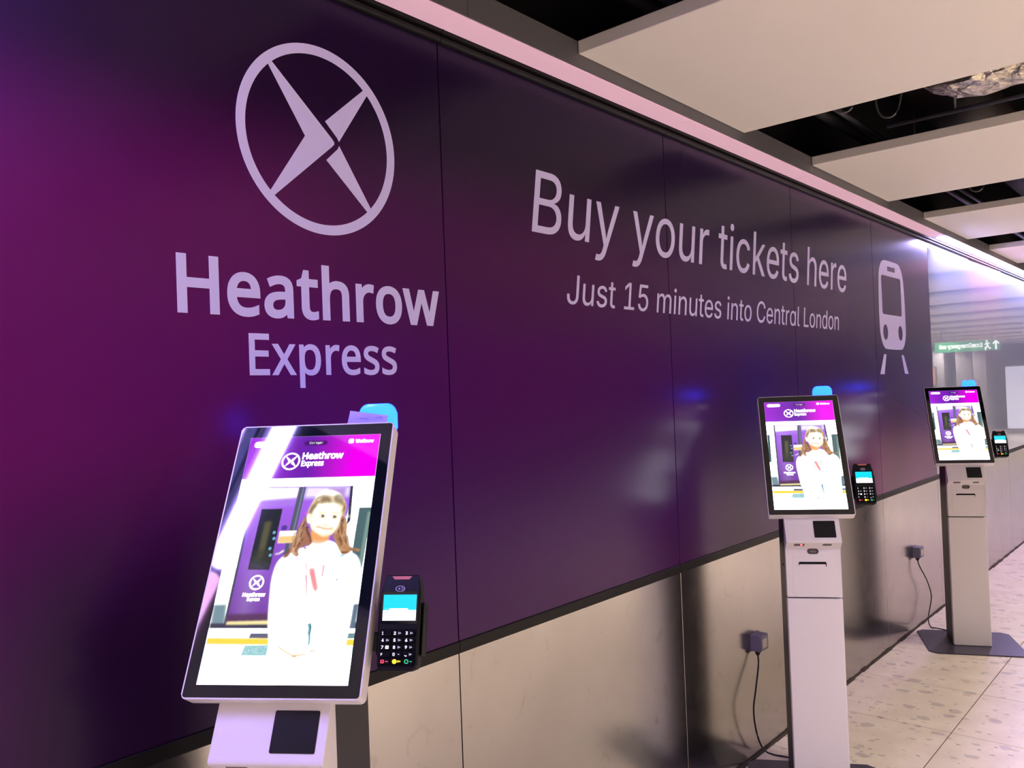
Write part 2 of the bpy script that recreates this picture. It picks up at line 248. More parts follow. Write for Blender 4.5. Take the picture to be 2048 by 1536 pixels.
def screen_material():
    m = mat('lit_screen_picture', (0, 0, 0, 1), 0.04, spec=0.6)
    n, l, b = nodes(m)
    a = n.new('ShaderNodeVertexColor'); a.layer_name = 'picture'
    l.new(a.outputs['Color'], b.inputs['Emission Color']); b.inputs['Emission Strength'].default_value = 1.0
    return m
M['screen'] = screen_material()
GLASS_TURN = -0.009
SCREEN_BOOST = 3.5
SCREEN_GAIN = 1.0
GLYPHS = r'''{"n":{"H":[1038,[[901,0,775,0,775,466,262,466,262,0,136,0,136,1000,262,1000,262,577,775,577,775,1000,901,1000]]],"e":[790,[[409,765,470,760,526,746,575,723,618,691,653,651,681,604,702,551,714,491,718,426,718,352,204,352,213,273,235,209,270,158,317,121,375,98,444,91,490,93,532,97,571,104,608,115,646,127,685,143,685,35,647,20,609,7,571,-2,532,-9,487,-13,438,-14,370,-9,307,5,250,29,199,63,157,106,123,159,106,195,93,234,84,276,79,321,77,370,79,418,84,463,92,505,103,545,118,581,150,636,188,681,235,717,287,744,345,759],[408,664,353,658,306,639,268,607,239,564,218,512,207,450,590,450,587,491,581,528,570,562,555,591,535,616,511,637,481,652,447,661]]],"a":[786,[[403,763,455,761,502,754,542,742,577,725,606,703,643,655,665,591,672,511,672,0,583,0,559,106,553,106,532,81,509,58,487,39,463,22,437,9,408,-1,377,-8,341,-13,301,-14,258,-11,217,-3,180,10,147,29,118,53,95,83,78,119,68,161,64,209,74,278,104,335,153,382,192,404,238,422,293,435,355,444,424,448,552,452,552,497,547,553,534,597,511,627,480,648,442,660,396,664,358,662,320,656,284,646,250,634,216,621,185,606,147,699,182,716,221,731,263,744,309,755,355,761],[440,363,356,355,291,340,246,318,216,288,198,251,192,207,196,169,209,138,230,115,258,99,291,89,329,85,389,91,442,109,487,138,522,179,543,233,550,300,550,367]]],"t":[506,[[370,87,389,87,408,89,427,92,446,95,461,99,475,102,475,8,460,2,441,-3,419,-8,395,-11,371,-13,349,-14,311,-12,274,-5,240,6,209,23,182,47,160,77,143,115,132,162,129,218,129,655,22,655,22,714,130,763,179,923,252,923,252,751,469,751,469,655,252,655,252,221,256,180,267,146,285,120,309,101,337,90]]],"h":[866,[[242,752,242,734,241,716,240,697,235,647,244,647,261,672,281,693,304,711,329,727,356,740,385,750,415,757,446,762,478,763,535,760,586,751,630,735,667,712,697,682,721,646,738,601,749,549,752,489,752,0,630,0,630,480,626,536,612,581,590,616,557,641,515,656,462,661,410,658,366,647,331,630,302,605,279,574,263,537,251,493,245,444,242,388,242,0,119,0,119,1064,242,1064]]],"r":[578,[[469,765,515,763,530,761,545,759,557,756,542,643,502,650,488,651,474,652,461,653,432,651,405,645,378,634,353,621,330,604,308,583,289,560,273,534,260,504,250,472,244,438,242,401,242,0,119,0,119,751,220,751,234,613,239,613,256,641,276,666,297,690,320,711,346,729,374,744,404,756,436,762]]],"o":[847,[[772,377,769,317,761,261,747,211,729,165,705,124,677,88,645,57,608,32,567,12,521,-2,473,-11,422,-14,373,-11,328,-2,284,12,244,32,208,57,175,88,147,124,122,165,103,211,89,261,80,317,77,377,79,425,84,470,92,512,104,552,119,588,151,640,191,684,239,719,295,744,357,760,426,765,491,760,551,744,606,719,654,684,694,640,728,588,743,552,756,512,765,470,770,425],[204,377,207,320,215,269,228,223,246,183,270,150,300,123,335,104,377,92,424,88,472,92,513,104,549,123,579,150,603,183,621,223,634,269,642,320,644,377,642,434,634,484,620,529,602,568,578,601,548,627,513,646,471,657,423,661,353,653,298,627,256,585,238,553,223,516,213,474,207,428]]],"w":[1101,[[604,424,587,482,572,537,560,585,552,623,546,623,539,585,527,536,513,481,508,462,502,442,496,423,361,1,221,1,15,752,143,752,246,352,254,324,261,297,268,270,285,191,290,168,293,146,296,127,301,127,311,169,323,223,337,279,352,329,485,752,619,752,748,329,768,261,775,236,781,213,787,190,792,168,796,147,798,129,804,129,806,146,810,166,814,188,820,213,826,239,833,267,854,352,959,752,1085,752,877,1,732,1]]],"E":[779,[[695,0,136,0,136,1000,695,1000,695,889,262,889,262,577,669,577,669,468,262,468,262,111,695,111]]],"x":[741,[[297,384,38,751,178,751,371,468,563,751,702,751,443,384,716,0,576,0,371,300,164,0,25,0]]],"p":[861,[[476,765,529,761,578,749,623,730,664,703,700,668,730,625,754,575,771,517,781,451,784,377,783,327,778,281,770,238,760,198,746,162,717,108,681,64,638,30,589,6,535,-9,475,-14,438,-12,404,-7,373,1,344,13,319,26,296,41,276,58,258,76,242,95,234,95,239,35,241,12,242,-9,242,-28,242,-336,119,-336,119,751,220,751,237,648,242,648,258,669,276,689,296,707,319,724,344,738,372,749,403,758,438,763],[454,661,407,658,366,648,332,632,304,610,282,581,265,546,253,505,245,456,242,401,242,377,244,318,251,266,262,220,278,180,300,148,328,122,364,103,406,92,457,88,500,92,537,105,569,126,596,154,618,189,635,229,647,275,654,324,657,378,655,428,649,473,639,514,625,551,607,584,568,627,517,653]]],"s":[671,[[608,207,604,161,592,121,571,85,544,55,509,31,468,11,420,-3,367,-11,308,-14,258,-13,213,-8,173,-1,137,8,103,20,73,34,73,146,105,131,141,117,181,104,224,94,267,88,311,85,368,89,413,99,447,116,470,138,484,165,489,196,487,214,482,231,473,246,460,261,442,276,418,291,388,307,350,324,304,342,258,360,216,379,179,398,147,418,121,440,99,465,84,494,75,527,71,566,80,624,106,674,149,713,182,732,219,746,260,756,304,763,353,765,398,763,440,759,481,751,520,741,557,729,592,714,550,616,518,629,485,640,451,650,416,658,381,662,345,664,298,661,260,653,229,639,207,621,194,599,189,573,191,553,197,536,207,520,222,506,242,492,268,478,300,464,338,447,382,430,428,412,468,394,504,375,535,355,561,333,581,307,596,279,605,245]]]," ":[364,[]]},"i":{",":[369,[[74,-235,133,140,269,140,166,-235]]],".":[369,[[187,-9,164,-6,143,3,124,17,109,36,100,57,97,81,100,104,109,126,124,144,143,159,164,168,187,170,211,168,232,159,251,144,266,126,274,104,277,81,274,57,266,36,251,17,232,3,211,-6]]],"0":[891,[[446,-13,375,-7,312,14,255,47,207,94,167,152,135,223,120,271,109,322,101,377,96,437,94,499,96,562,101,621,109,677,121,728,136,776,168,847,208,906,256,952,312,986,375,1007,446,1013,516,1007,579,986,635,952,683,906,723,847,755,776,770,728,782,677,790,621,795,562,797,499,795,437,790,377,782,322,770,271,755,223,724,152,684,94,636,47,580,14,516,-7],[446,97,492,103,534,118,570,145,602,181,628,227,649,283,664,347,673,419,676,499,673,581,664,653,649,717,628,773,602,819,570,855,534,882,492,898,446,903,399,898,357,882,320,855,289,819,263,773,242,717,227,653,218,581,215,499,218,419,227,347,242,283,263,227,289,181,320,145,357,118,399,103]]],"1":[891,[[150,0,150,107,768,107,768,0],[542,1000,542,0,417,0,417,881,411,881,169,703,169,839,390,1000]]],"2":[891,[[126,0,126,93,460,450,496,488,528,523,555,555,577,585,596,614,611,642,621,670,627,700,630,730,627,764,618,795,605,823,586,847,564,867,537,883,507,894,475,901,440,903,402,901,369,893,339,880,312,862,290,839,273,813,260,782,252,749,250,711,129,711,133,769,147,822,169,869,200,912,237,947,281,976,331,997,384,1009,442,1013,500,1009,553,997,601,976,644,948,680,915,710,875,732,831,745,783,749,732,747,695,740,660,729,624,713,588,690,550,660,508,624,463,578,411,525,353,300,119,300,111,765,111,765,0]]],"3":[891,[[428,-13,369,-10,313,1,261,19,213,44,172,75,138,113,111,156,94,205,86,259,215,259,221,226,232,197,249,171,270,149,295,131,325,116,357,106,392,100,430,98,469,100,506,108,541,119,571,136,597,157,618,183,634,212,644,246,647,285,644,320,635,354,621,386,601,414,574,439,540,459,499,474,451,484,395,487,308,487,308,588,566,881,566,889,137,889,137,1000,732,1000,732,905,415,547,415,568,486,570,549,562,606,542,655,514,696,479,729,437,753,390,768,339,772,285,768,229,753,177,728,130,695,88,655,53,607,24,553,3,493,-9]]],"4":[891,[[78,207,78,311,485,1000,611,1000,213,326,213,319,812,319,812,207],[554,0,554,238,554,287,554,624,674,624,674,0]]],"5":[891,[[435,-13,377,-10,324,2,275,22,231,48,194,80,163,118,139,161,124,207,117,256,240,256,245,227,256,200,271,175,291,153,314,134,341,118,370,107,401,100,435,98,474,101,510,111,543,127,572,148,597,174,617,205,632,240,641,278,644,319,641,360,632,399,616,435,596,466,570,493,540,515,506,531,469,541,428,544,395,542,362,537,329,528,299,515,273,500,252,483,132,497,189,1000,720,1000,720,889,296,889,263,593,268,593,291,611,318,626,349,639,382,648,416,654,451,656,495,653,538,645,578,631,615,612,648,589,678,561,705,529,727,493,745,454,758,412,766,368,768,321,764,259,749,201,725,149,693,102,653,62,607,30,554,6,497,-9]]],"6":[891,[[445,-13,385,-9,330,5,280,29,235,61,197,100,166,146,143,199,129,256,125,318,128,367,139,417,157,470,183,527,221,594,270,669,496,1000,633,1000,297,513,286,513,296,532,309,549,324,565,342,580,362,593,385,603,409,611,434,616,462,617,520,613,573,600,621,579,663,550,698,514,727,471,748,423,760,368,764,309,760,249,746,193,723,143,692,98,654,59,609,28,559,5,504,-9],[445,95,482,98,517,108,548,123,575,144,599,169,618,199,632,233,641,269,644,309,641,349,632,386,618,419,599,449,575,474,548,494,517,509,482,518,445,521,408,518,373,510,342,495,314,474,290,450,271,420,257,387,248,351,246,311,248,271,257,234,271,200,290,170,314,144,342,123,373,108,408,98]]],"7":[891,[[191,0,636,881,636,889,122,889,122,1000,768,1000,768,882,324,0]]],"8":[891,[[445,-13,380,-9,321,3,266,22,219,49,178,82,146,121,121,166,107,214,102,266,105,307,113,346,128,384,147,418,171,448,199,474,230,495,264,511,300,520,300,525,254,542,215,569,182,605,158,648,143,696,138,748,143,797,156,842,178,884,208,921,244,953,287,979,335,998,388,1010,445,1013,501,1010,554,998,602,979,644,953,681,921,710,884,733,842,746,797,750,748,745,696,731,649,706,605,674,569,635,542,591,525,591,520,626,511,659,495,690,474,718,448,742,418,761,384,776,346,785,307,788,266,783,214,768,166,744,121,711,82,671,49,623,22,569,3,509,-9],[445,97,487,99,526,106,560,118,590,135,615,155,635,180,650,208,659,239,662,272,659,308,649,341,634,371,612,397,587,420,556,438,522,452,485,460,445,462,404,460,367,452,333,438,302,420,276,397,255,371,239,341,230,308,227,272,230,239,239,208,253,180,274,155,299,135,329,118,364,106,402,99],[445,569,479,571,510,579,539,590,564,606,586,626,604,650,617,677,625,706,628,738,625,770,617,800,605,826,587,849,566,868,541,884,512,895,480,902,445,904,410,902,378,895,349,884,323,868,302,849,284,826,271,800,264,770,261,738,264,706,271,677,284,650,302,626,323,606,349,590,379,579,410,571]]],"9":[891,[[444,1013,504,1009,559,995,610,971,654,939,692,900,723,854,746,801,760,744,764,682,761,633,750,583,733,530,706,473,668,406,619,331,394,0,256,0,593,487,604,487,594,468,581,451,565,435,547,420,527,407,505,397,481,389,455,384,428,383,370,387,317,400,269,421,227,450,192,486,163,529,142,577,129,632,125,691,129,752,143,807,166,858,198,903,235,941,280,972,330,995,385,1009],[444,905,408,902,374,892,342,877,314,856,291,831,272,801,258,767,249,731,246,691,249,651,258,614,272,581,291,551,314,526,342,506,374,491,408,482,444,479,482,482,516,490,548,505,575,526,599,550,618,580,632,613,641,649,644,689,641,729,632,766,618,800,599,830,576,856,548,877,517,892,482,902]]],"A":[943,[[32,0,396,1000,543,1000,910,0,777,0,564,595,551,634,536,680,519,732,501,791,480,861,456,940,482,940,458,860,437,789,418,729,402,677,387,633,374,595,167,0],[216,279,216,391,727,391,727,279]]],"B":[897,[[118,0,118,1000,474,1000,539,996,597,984,646,964,688,938,722,906,749,869,767,827,779,783,783,735,780,695,773,660,760,629,743,603,724,581,700,562,675,547,648,534,619,524,619,515,651,510,682,499,714,483,743,460,769,432,791,399,808,361,818,317,821,268,818,219,806,173,787,131,759,94,722,62,677,35,623,16,558,4,485,0],[245,112,481,112,552,117,607,132,648,157,676,189,693,226,699,268,696,301,687,332,673,361,654,388,630,410,601,429,567,443,530,451,488,454,245,454],[245,561,468,561,503,563,536,570,566,582,593,598,616,618,635,642,649,669,658,699,660,732,655,773,640,811,614,843,578,868,531,883,472,888,245,888]]],"C":[1003,[[526,-13,475,-11,426,-3,380,9,337,27,295,49,257,76,222,107,190,143,162,183,137,227,116,274,100,325,88,380,82,438,79,499,82,561,88,619,100,674,116,725,137,773,162,817,190,857,222,892,257,923,295,951,337,973,380,991,426,1003,475,1011,526,1013,575,1011,623,1004,669,991,712,974,753,952,790,926,824,896,854,861,880,822,902,780,918,734,930,685,803,685,793,718,781,748,765,776,747,800,726,822,702,842,677,859,649,872,620,883,589,890,558,894,526,896,466,891,411,875,361,850,316,814,277,769,246,715,222,652,208,580,203,499,208,419,222,347,246,284,278,230,316,185,361,150,412,124,467,109,526,104,558,106,589,110,620,118,649,128,677,142,702,158,726,178,747,200,765,225,781,252,793,283,803,315,930,315,918,266,902,220,881,178,855,140,825,105,791,74,753,48,713,26,669,9,623,-3,576,-11]]],"E":[823,[[118,0,118,1000,732,1000,732,888,245,888,245,562,699,562,699,450,245,450,245,112,738,112,738,0]]],"F":[806,[[118,0,118,1000,726,1000,726,888,245,888,245,547,681,547,681,435,245,435,245,0]]],"H":[1016,[[118,0,118,1000,245,1000,245,568,771,568,771,1000,898,1000,898,0,771,0,771,456,245,456,245,0]]],"J":[779,[[364,-13,281,-5,209,21,148,64,118,98,95,137,78,182,68,231,65,286,65,340,192,340,192,286,197,229,213,183,239,146,274,119,315,103,364,98,411,103,453,119,487,146,513,183,529,229,534,286,534,1000,661,1000,661,286,658,231,648,182,631,137,608,98,578,64,518,21,446,-5]]],"K":[917,[[205,286,205,425,228,455,251,484,273,513,296,541,319,569,343,596,367,623,391,650,416,677,715,1000,881,1000,454,542,448,543],[118,0,118,1000,245,1000,245,657,244,442,245,380,245,0],[732,0,369,509,448,608,882,0]]],"L":[772,[[118,0,118,1000,245,1000,245,112,710,112,710,0]]],"S":[878,[[440,-17,370,-13,307,-2,251,18,201,45,159,78,126,118,100,163,83,214,75,268,205,268,212,232,224,200,243,172,266,149,295,130,327,115,363,105,400,99,440,97,484,99,524,106,562,118,596,135,624,156,648,181,665,209,676,240,679,274,676,304,667,330,653,352,633,371,609,387,582,402,551,415,517,426,481,437,361,470,285,497,221,529,169,568,132,615,110,670,102,732,107,786,122,836,147,880,181,919,222,952,270,979,325,998,383,1010,446,1013,510,1010,568,998,621,978,668,952,708,920,741,882,766,839,782,793,788,743,663,743,652,789,629,828,594,860,550,883,499,897,442,901,401,899,363,892,329,880,299,864,273,845,253,822,238,796,229,768,226,738,230,706,240,679,257,656,280,636,305,619,333,606,362,594,390,585,417,577,519,549,549,540,580,530,612,518,645,504,676,487,705,467,732,444,756,418,776,388,791,354,800,316,803,272,798,220,784,170,760,125,727,84,685,49,636,21,578,0,512,-13]]],"W":[1349,[[305,0,32,1000,162,1000,321,385,329,352,337,319,345,286,367,184,374,149,381,114,387,78,372,78,379,114,386,149,393,184,400,218,408,252,415,286,440,385,602,1000,746,1000,907,385,916,352,925,319,933,286,956,184,963,149,970,114,977,78,960,78,967,114,973,149,981,184,988,218,995,252,1003,286,1028,385,1186,1000,1316,1000,1042,0,895,0,723,635,712,678,701,722,691,769,680,820,670,874,660,934,687,934,677,877,668,825,658,776,648,729,637,682,625,635,453,0]]],"a":[765,[[314,-17,268,-14,226,-5,186,10,150,30,119,56,94,88,75,124,63,166,60,212,63,252,71,287,85,316,104,341,126,362,152,380,182,394,213,405,246,414,281,421,316,427,350,432,459,446,485,450,506,455,521,462,533,471,539,484,542,501,542,505,540,534,534,560,524,583,511,603,493,620,471,633,446,643,417,648,385,650,351,648,320,643,293,634,269,621,249,607,231,591,217,574,205,556,197,538,81,572,100,615,125,650,154,680,187,704,223,724,261,738,301,748,341,754,381,756,409,755,438,751,470,746,501,737,532,725,562,708,589,688,613,661,634,630,649,591,659,546,662,494,662,0,544,0,544,102,536,102,525,84,512,67,495,48,475,31,451,16,423,2,391,-8,355,-15],[335,89,377,92,415,101,448,115,476,135,499,157,518,183,531,211,539,241,542,271,542,373,535,368,524,362,510,358,493,353,475,349,455,346,394,337,345,330,317,326,290,320,264,312,240,302,220,289,203,274,191,255,183,233,181,206,183,182,189,161,200,142,215,126,233,113,255,103,279,95,306,91]]],"c":[778,[[407,-16,343,-11,283,5,230,32,182,69,142,114,110,167,86,228,72,295,67,368,72,443,86,511,110,572,142,626,182,671,230,707,283,734,343,750,407,756,443,754,478,749,511,741,543,730,572,716,600,700,625,680,648,658,668,633,686,605,700,576,711,544,595,515,589,534,581,552,571,568,559,584,546,598,531,611,514,622,496,631,476,639,455,644,432,647,407,648,361,644,320,631,285,610,256,581,232,547,213,508,200,464,192,418,189,368,192,320,200,274,213,231,232,192,256,158,285,130,320,108,361,96,407,91,432,92,455,96,477,101,497,109,515,118,532,130,548,143,561,158,573,174,583,192,592,211,598,230,713,201,702,169,688,138,671,110,650,85,628,62,602,42,574,24,544,10,512,-1,479,-10,444,-14]]],"d":[834,[[384,-16,324,-11,269,5,219,32,175,68,138,113,107,166,85,228,72,296,67,371,72,446,85,514,108,575,138,628,176,673,220,709,270,735,325,750,385,756,428,753,466,745,497,733,524,716,546,699,565,680,580,660,592,643,602,628,611,628,611,1000,731,1000,731,0,615,0,615,115,603,115,592,99,580,81,564,61,545,42,523,24,496,7,464,-6,427,-13],[402,92,445,96,483,108,517,128,546,154,570,187,589,226,602,270,610,319,613,372,610,425,602,473,589,517,570,555,547,587,518,613,484,633,445,644,402,648,358,644,318,632,284,612,255,585,232,552,213,513,200,470,192,423,189,372,192,321,200,273,213,229,232,190,256,156,285,129,319,108,358,96]]],"e":[794,[[417,-16,348,-11,285,5,230,32,182,69,142,113,109,167,86,227,72,294,67,367,72,441,86,508,109,569,140,624,179,669,226,706,280,734,339,750,403,756,444,753,483,747,522,735,560,719,595,697,628,670,657,637,682,599,702,554,717,503,726,445,730,381,730,333,147,333,147,434,664,434,609,397,606,445,598,488,585,528,567,563,544,593,516,617,483,635,446,645,403,649,360,645,322,634,288,616,258,592,234,563,214,530,200,493,191,455,189,415,189,349,192,297,201,250,217,209,239,173,265,144,297,121,333,104,373,94,417,91,446,92,474,96,499,104,522,114,543,127,561,143,577,162,590,183,601,207,717,179,703,142,684,108,659,77,629,50,594,27,555,9,513,-5,466,-13]]],"g":[836,[[407,-296,354,-294,306,-286,263,-274,225,-259,191,-239,162,-216,137,-191,116,-165,99,-136,199,-80,211,-96,224,-112,239,-130,257,-146,278,-161,303,-173,333,-183,367,-189,407,-191,463,-186,513,-172,555,-148,587,-113,606,-68,612,-11,612,134,602,134,591,118,579,100,563,82,545,63,523,46,496,31,464,19,427,12,383,9,325,14,271,28,221,52,177,85,139,127,108,177,85,236,72,302,67,376,72,449,85,516,108,577,139,629,176,673,221,709,271,735,326,750,385,756,429,753,467,746,498,733,525,717,548,699,566,680,582,661,594,643,605,627,615,627,615,746,732,746,732,-17,727,-78,713,-131,689,-177,656,-214,617,-244,571,-267,520,-283,465,-293],[403,116,446,120,484,130,518,148,547,172,571,202,590,238,603,280,611,327,614,379,611,430,603,476,590,519,571,556,548,588,519,614,485,633,446,644,403,648,359,644,319,632,285,612,256,586,232,554,213,516,200,474,192,428,189,379,192,328,200,282,214,241,233,204,257,174,286,149,320,131,359,120]]],"h":[806,[[223,446,223,0,103,0,103,1000,223,1000,223,565,201,565,227,627,260,676,299,712,344,736,393,751,447,756,495,752,540,742,580,724,616,700,646,669,670,631,688,585,698,532,702,472,702,0,582,0,582,462,577,516,562,562,537,598,503,625,461,642,413,647,378,644,346,637,316,624,289,606,267,583,248,556,235,523,226,487]]],"i":[328,[[103,0,103,746,223,746,223,0],[164,870,143,873,123,881,106,894,92,910,84,929,81,950,84,971,92,990,106,1006,123,1019,143,1027,164,1030,187,1027,206,1019,224,1006,237,990,246,971,248,950,246,929,237,910,224,894,206,881,187,873]]],"k":[748,[[216,268,216,416,237,416,559,746,708,746,362,392,348,392],[103,0,103,1000,223,1000,223,0],[578,0,291,365,376,450,732,0]]],"l":[372,[[274,-5,221,0,178,15,145,40,122,73,108,115,103,166,103,1000,223,1000,223,194,225,163,229,140,236,122,248,111,265,104,287,102,315,103,334,107,355,5,318,-2,303,-3,289,-4]]],"m":[1199,[[103,0,103,746,220,746,221,581,211,581,224,618,240,651,260,680,284,704,310,724,338,739,368,750,399,757,431,759,482,754,527,737,565,709,595,672,617,629,631,579,614,579,625,614,642,646,663,674,688,699,716,720,748,737,783,749,820,757,858,759,901,756,940,747,977,731,1011,709,1039,680,1063,646,1080,604,1091,556,1095,501,1095,0,974,0,974,499,969,548,954,586,929,615,897,634,861,646,823,650,791,647,762,640,736,629,713,613,694,593,679,570,668,545,661,516,659,486,659,0,539,0,539,511,534,550,520,583,497,611,467,633,432,645,392,650,363,647,336,641,310,629,286,613,265,593,247,568,234,539,226,506,223,468,223,0]]],"n":[805,[[223,446,223,0,103,0,103,746,219,746,220,565,201,565,227,627,260,676,299,712,344,736,393,751,447,756,495,752,540,742,580,724,615,700,645,669,669,631,688,585,698,532,702,472,702,0,582,0,582,462,577,516,562,562,537,598,503,625,461,642,413,647,378,644,346,637,316,624,289,606,267,583,248,556,235,523,226,487]]],"o":[816,[[407,-16,343,-11,283,5,230,32,182,69,142,114,110,167,86,228,72,295,67,368,72,443,86,511,110,572,142,626,182,671,230,707,283,734,343,750,407,756,473,750,533,734,587,707,634,671,674,626,706,572,730,511,744,443,749,368,744,295,730,228,706,167,674,114,634,69,587,32,533,5,473,-11],[407,91,455,96,496,108,531,130,561,158,585,192,604,231,617,274,625,320,628,368,625,417,617,464,604,507,585,547,561,581,531,610,496,631,455,644,407,648,361,644,320,631,285,610,256,581,232,547,213,508,200,464,192,418,189,368,192,320,200,274,213,231,232,192,256,158,285,130,320,108,361,96]]],"p":[834,[[103,-281,103,746,220,746,220,628,232,628,242,643,255,660,270,680,288,699,310,716,337,733,369,745,406,753,450,756,510,750,565,735,615,709,659,673,697,628,727,575,749,514,763,446,767,371,763,296,749,228,727,166,697,113,660,68,616,32,566,5,511,-11,451,-16,408,-13,371,-6,339,7,312,24,290,42,271,61,256,81,243,99,232,115,223,115,223,-281],[433,92,477,96,515,108,549,129,578,156,602,190,621,229,634,273,642,321,645,372,642,423,634,470,621,513,603,552,579,585,550,612,516,632,477,644,433,648,389,644,351,633,317,613,288,587,264,555,246,517,232,473,224,425,221,372,224,319,232,270,246,226,265,187,289,154,318,128,352,108,390,96]]],"r":[509,[[103,0,103,746,219,746,219,631,227,631,244,666,268,696,300,722,336,741,376,753,419,756,451,756,479,754,479,634,452,638,438,639,422,640,407,640,373,638,342,631,313,618,287,602,265,582,247,557,234,530,226,499,223,466,223,0]]],"s":[717,[[358,-16,308,-14,262,-6,220,7,183,24,150,47,121,74,98,107,81,144,70,185,185,209,198,172,218,142,244,118,276,102,314,93,356,89,405,93,446,104,481,122,506,146,522,173,527,202,524,227,515,248,499,267,478,282,450,295,417,305,293,334,231,353,181,378,142,409,114,446,98,489,92,538,96,579,108,617,128,652,155,682,188,707,226,728,270,743,317,753,368,756,416,753,460,745,499,732,533,715,563,693,588,667,608,637,625,605,637,570,527,545,515,572,499,597,477,620,449,639,412,650,368,654,326,650,289,640,257,623,233,600,218,574,213,545,217,519,227,497,244,478,267,463,299,449,338,438,451,411,513,392,563,368,602,337,629,300,646,258,651,209,647,167,635,128,614,93,586,61,552,34,511,13,464,-3,413,-13]]],"t":[447,[[401,746,401,643,13,643,13,746],[128,926,248,926,248,192,250,162,256,138,267,120,284,108,306,100,335,98,364,100,397,105,419,3,406,0,392,-3,377,-5,362,-7,346,-8,331,-8,271,-2,221,14,181,42,151,80,133,127,128,183]]],"u":[806,[[358,-10,310,-7,266,4,226,21,190,45,160,77,136,115,118,161,107,214,103,273,103,746,223,746,223,283,229,229,244,184,269,147,303,120,345,104,393,99,428,101,460,109,490,122,516,140,539,163,557,190,571,223,579,259,582,300,582,746,702,746,702,0,586,0,586,181,604,181,578,118,545,69,505,33,461,9,412,-5]]],"w":[1115,[[270,0,44,746,171,746,262,420,275,373,289,323,302,268,316,210,330,148,344,81,324,81,338,146,351,207,365,265,378,319,392,371,405,420,495,746,622,746,711,420,723,372,737,321,750,267,764,209,777,147,791,81,769,81,783,146,798,208,812,266,826,320,839,372,852,420,944,746,1070,746,844,0,724,0,627,338,599,442,589,478,580,514,571,551,544,664,571,664,544,551,516,442,507,406,497,372,487,338,391,0]]],"x":[744,[[41,0,337,429,336,336,56,746,197,746,290,601,313,565,333,531,352,498,370,466,389,435,407,405,345,405,364,435,381,466,398,498,415,531,436,565,458,601,554,746,691,746,410,332,410,421,703,0,564,0,454,168,431,202,411,236,393,267,376,298,358,328,340,357,402,357,384,328,367,298,351,267,333,236,314,202,291,168,180,0]]],"y":[765,[[93,-272,121,-168,140,-172,163,-176,184,-177,204,-175,223,-169,240,-159,256,-145,271,-126,284,-101,296,-70,319,-3,34,746,166,746,325,305,341,260,355,215,367,170,379,127,391,83,404,41,361,41,374,83,386,127,398,171,411,215,425,260,440,305,600,746,730,746,401,-114,385,-151,367,-183,347,-210,325,-234,300,-252,274,-267,245,-277,214,-283,180,-285,161,-285,143,-283,127,-281,113,-278,102,-276]]],"\u0251":[835,[[383,-16,324,-11,269,5,219,32,175,68,138,113,108,166,85,228,72,296,67,371,72,446,85,514,108,575,139,628,176,673,221,709,271,735,326,750,385,756,429,753,466,746,498,733,525,717,547,699,565,680,580,661,593,643,603,628,611,628,611,746,731,746,731,0,612,0,612,115,603,115,592,99,580,81,564,61,545,41,522,23,496,7,464,-6,426,-14],[403,92,446,96,484,108,518,128,547,154,571,187,590,226,603,270,611,319,614,372,611,425,603,473,590,517,571,555,548,587,519,613,485,633,446,644,403,648,359,644,319,632,285,612,256,586,232,553,213,514,200,471,192,423,189,372,192,321,200,273,214,229,233,190,257,156,286,129,320,108,359,96]]]," ":[369,[]]}}'''

# ---------------------------------------------------------------- mesh helpers
def finish(name, bm, m, parent=None, loc=None, smooth=False, mats=None):
    bmesh.ops.recalc_face_normals(bm, faces=bm.faces)
    me = bpy.data.meshes.new(name); bm.to_mesh(me); bm.free()
    if smooth:
        for p in me.polygons: p.use_smooth = True
    for x in (mats or [m]): me.materials.append(x)
    o = bpy.data.objects.new(name, me); COL.objects.link(o)
    if parent is not None: o.parent = parent
    if loc is not None: o.location = loc
    return o

def add_box(bm, lo, hi, bevel=0.0, seg=1):
    vs = [bm.verts.new((x, y, z)) for z in (lo[2], hi[2]) for y in (lo[1], hi[1]) for x in (lo[0], hi[0])]
    fs = [bm.faces.new([vs[i] for i in q]) for q in ((0, 2, 3, 1), (4, 5, 7, 6), (0, 1, 5, 4), (2, 6, 7, 3), (0, 4, 6, 2), (1, 3, 7, 5))]
    if bevel:
        es = list({e for f in fs for e in f.edges})
        bmesh.ops.bevel(bm, geom=es, offset=bevel, segments=seg, affect='EDGES', profile=0.5)
    return bm

def box(name, lo, hi, m, parent=None, bevel=0.0, seg=1):
    bm = bmesh.new(); add_box(bm, lo, hi, bevel, seg); return finish(name, bm, m, parent)

def add_prism(bm, pts, fn, a, b):
    """pts: 2D outline; fn(p, t) gives the 3D point at extrusion t."""
    A = [bm.verts.new(fn(p, a)) for p in pts]; B = [bm.verts.new(fn(p, b)) for p in pts]
    bm.faces.new(A); bm.faces.new(B[::-1])
    n = len(pts)
    for i in range(n): bm.faces.new((A[i], B[i], B[(i + 1) % n], A[(i + 1) % n]))
    return bm

def prism(name, pts, fn, a, b, m, parent=None, bevel=0.0, seg=2, smooth=False):
    bm = bmesh.new(); add_prism(bm, pts, fn, a, b)
    if bevel: bmesh.ops.bevel(bm, geom=list(bm.edges), offset=bevel, segments=seg, affect='EDGES', profile=0.5)
    return finish(name, bm, m, parent, smooth=smooth)

def rrect(x0, y0, x1, y1, r, k=5):
    out = []
    for cx, cy, a in ((x1 - r, y0 + r, -90), (x1 - r, y1 - r, 0), (x0 + r, y1 - r, 90), (x0 + r, y0 + r, 180)):
        for i in range(k + 1):
            t = math.radians(a + 90 * i / k); out.append((cx + r * math.cos(t), cy + r * math.sin(t)))
    return out

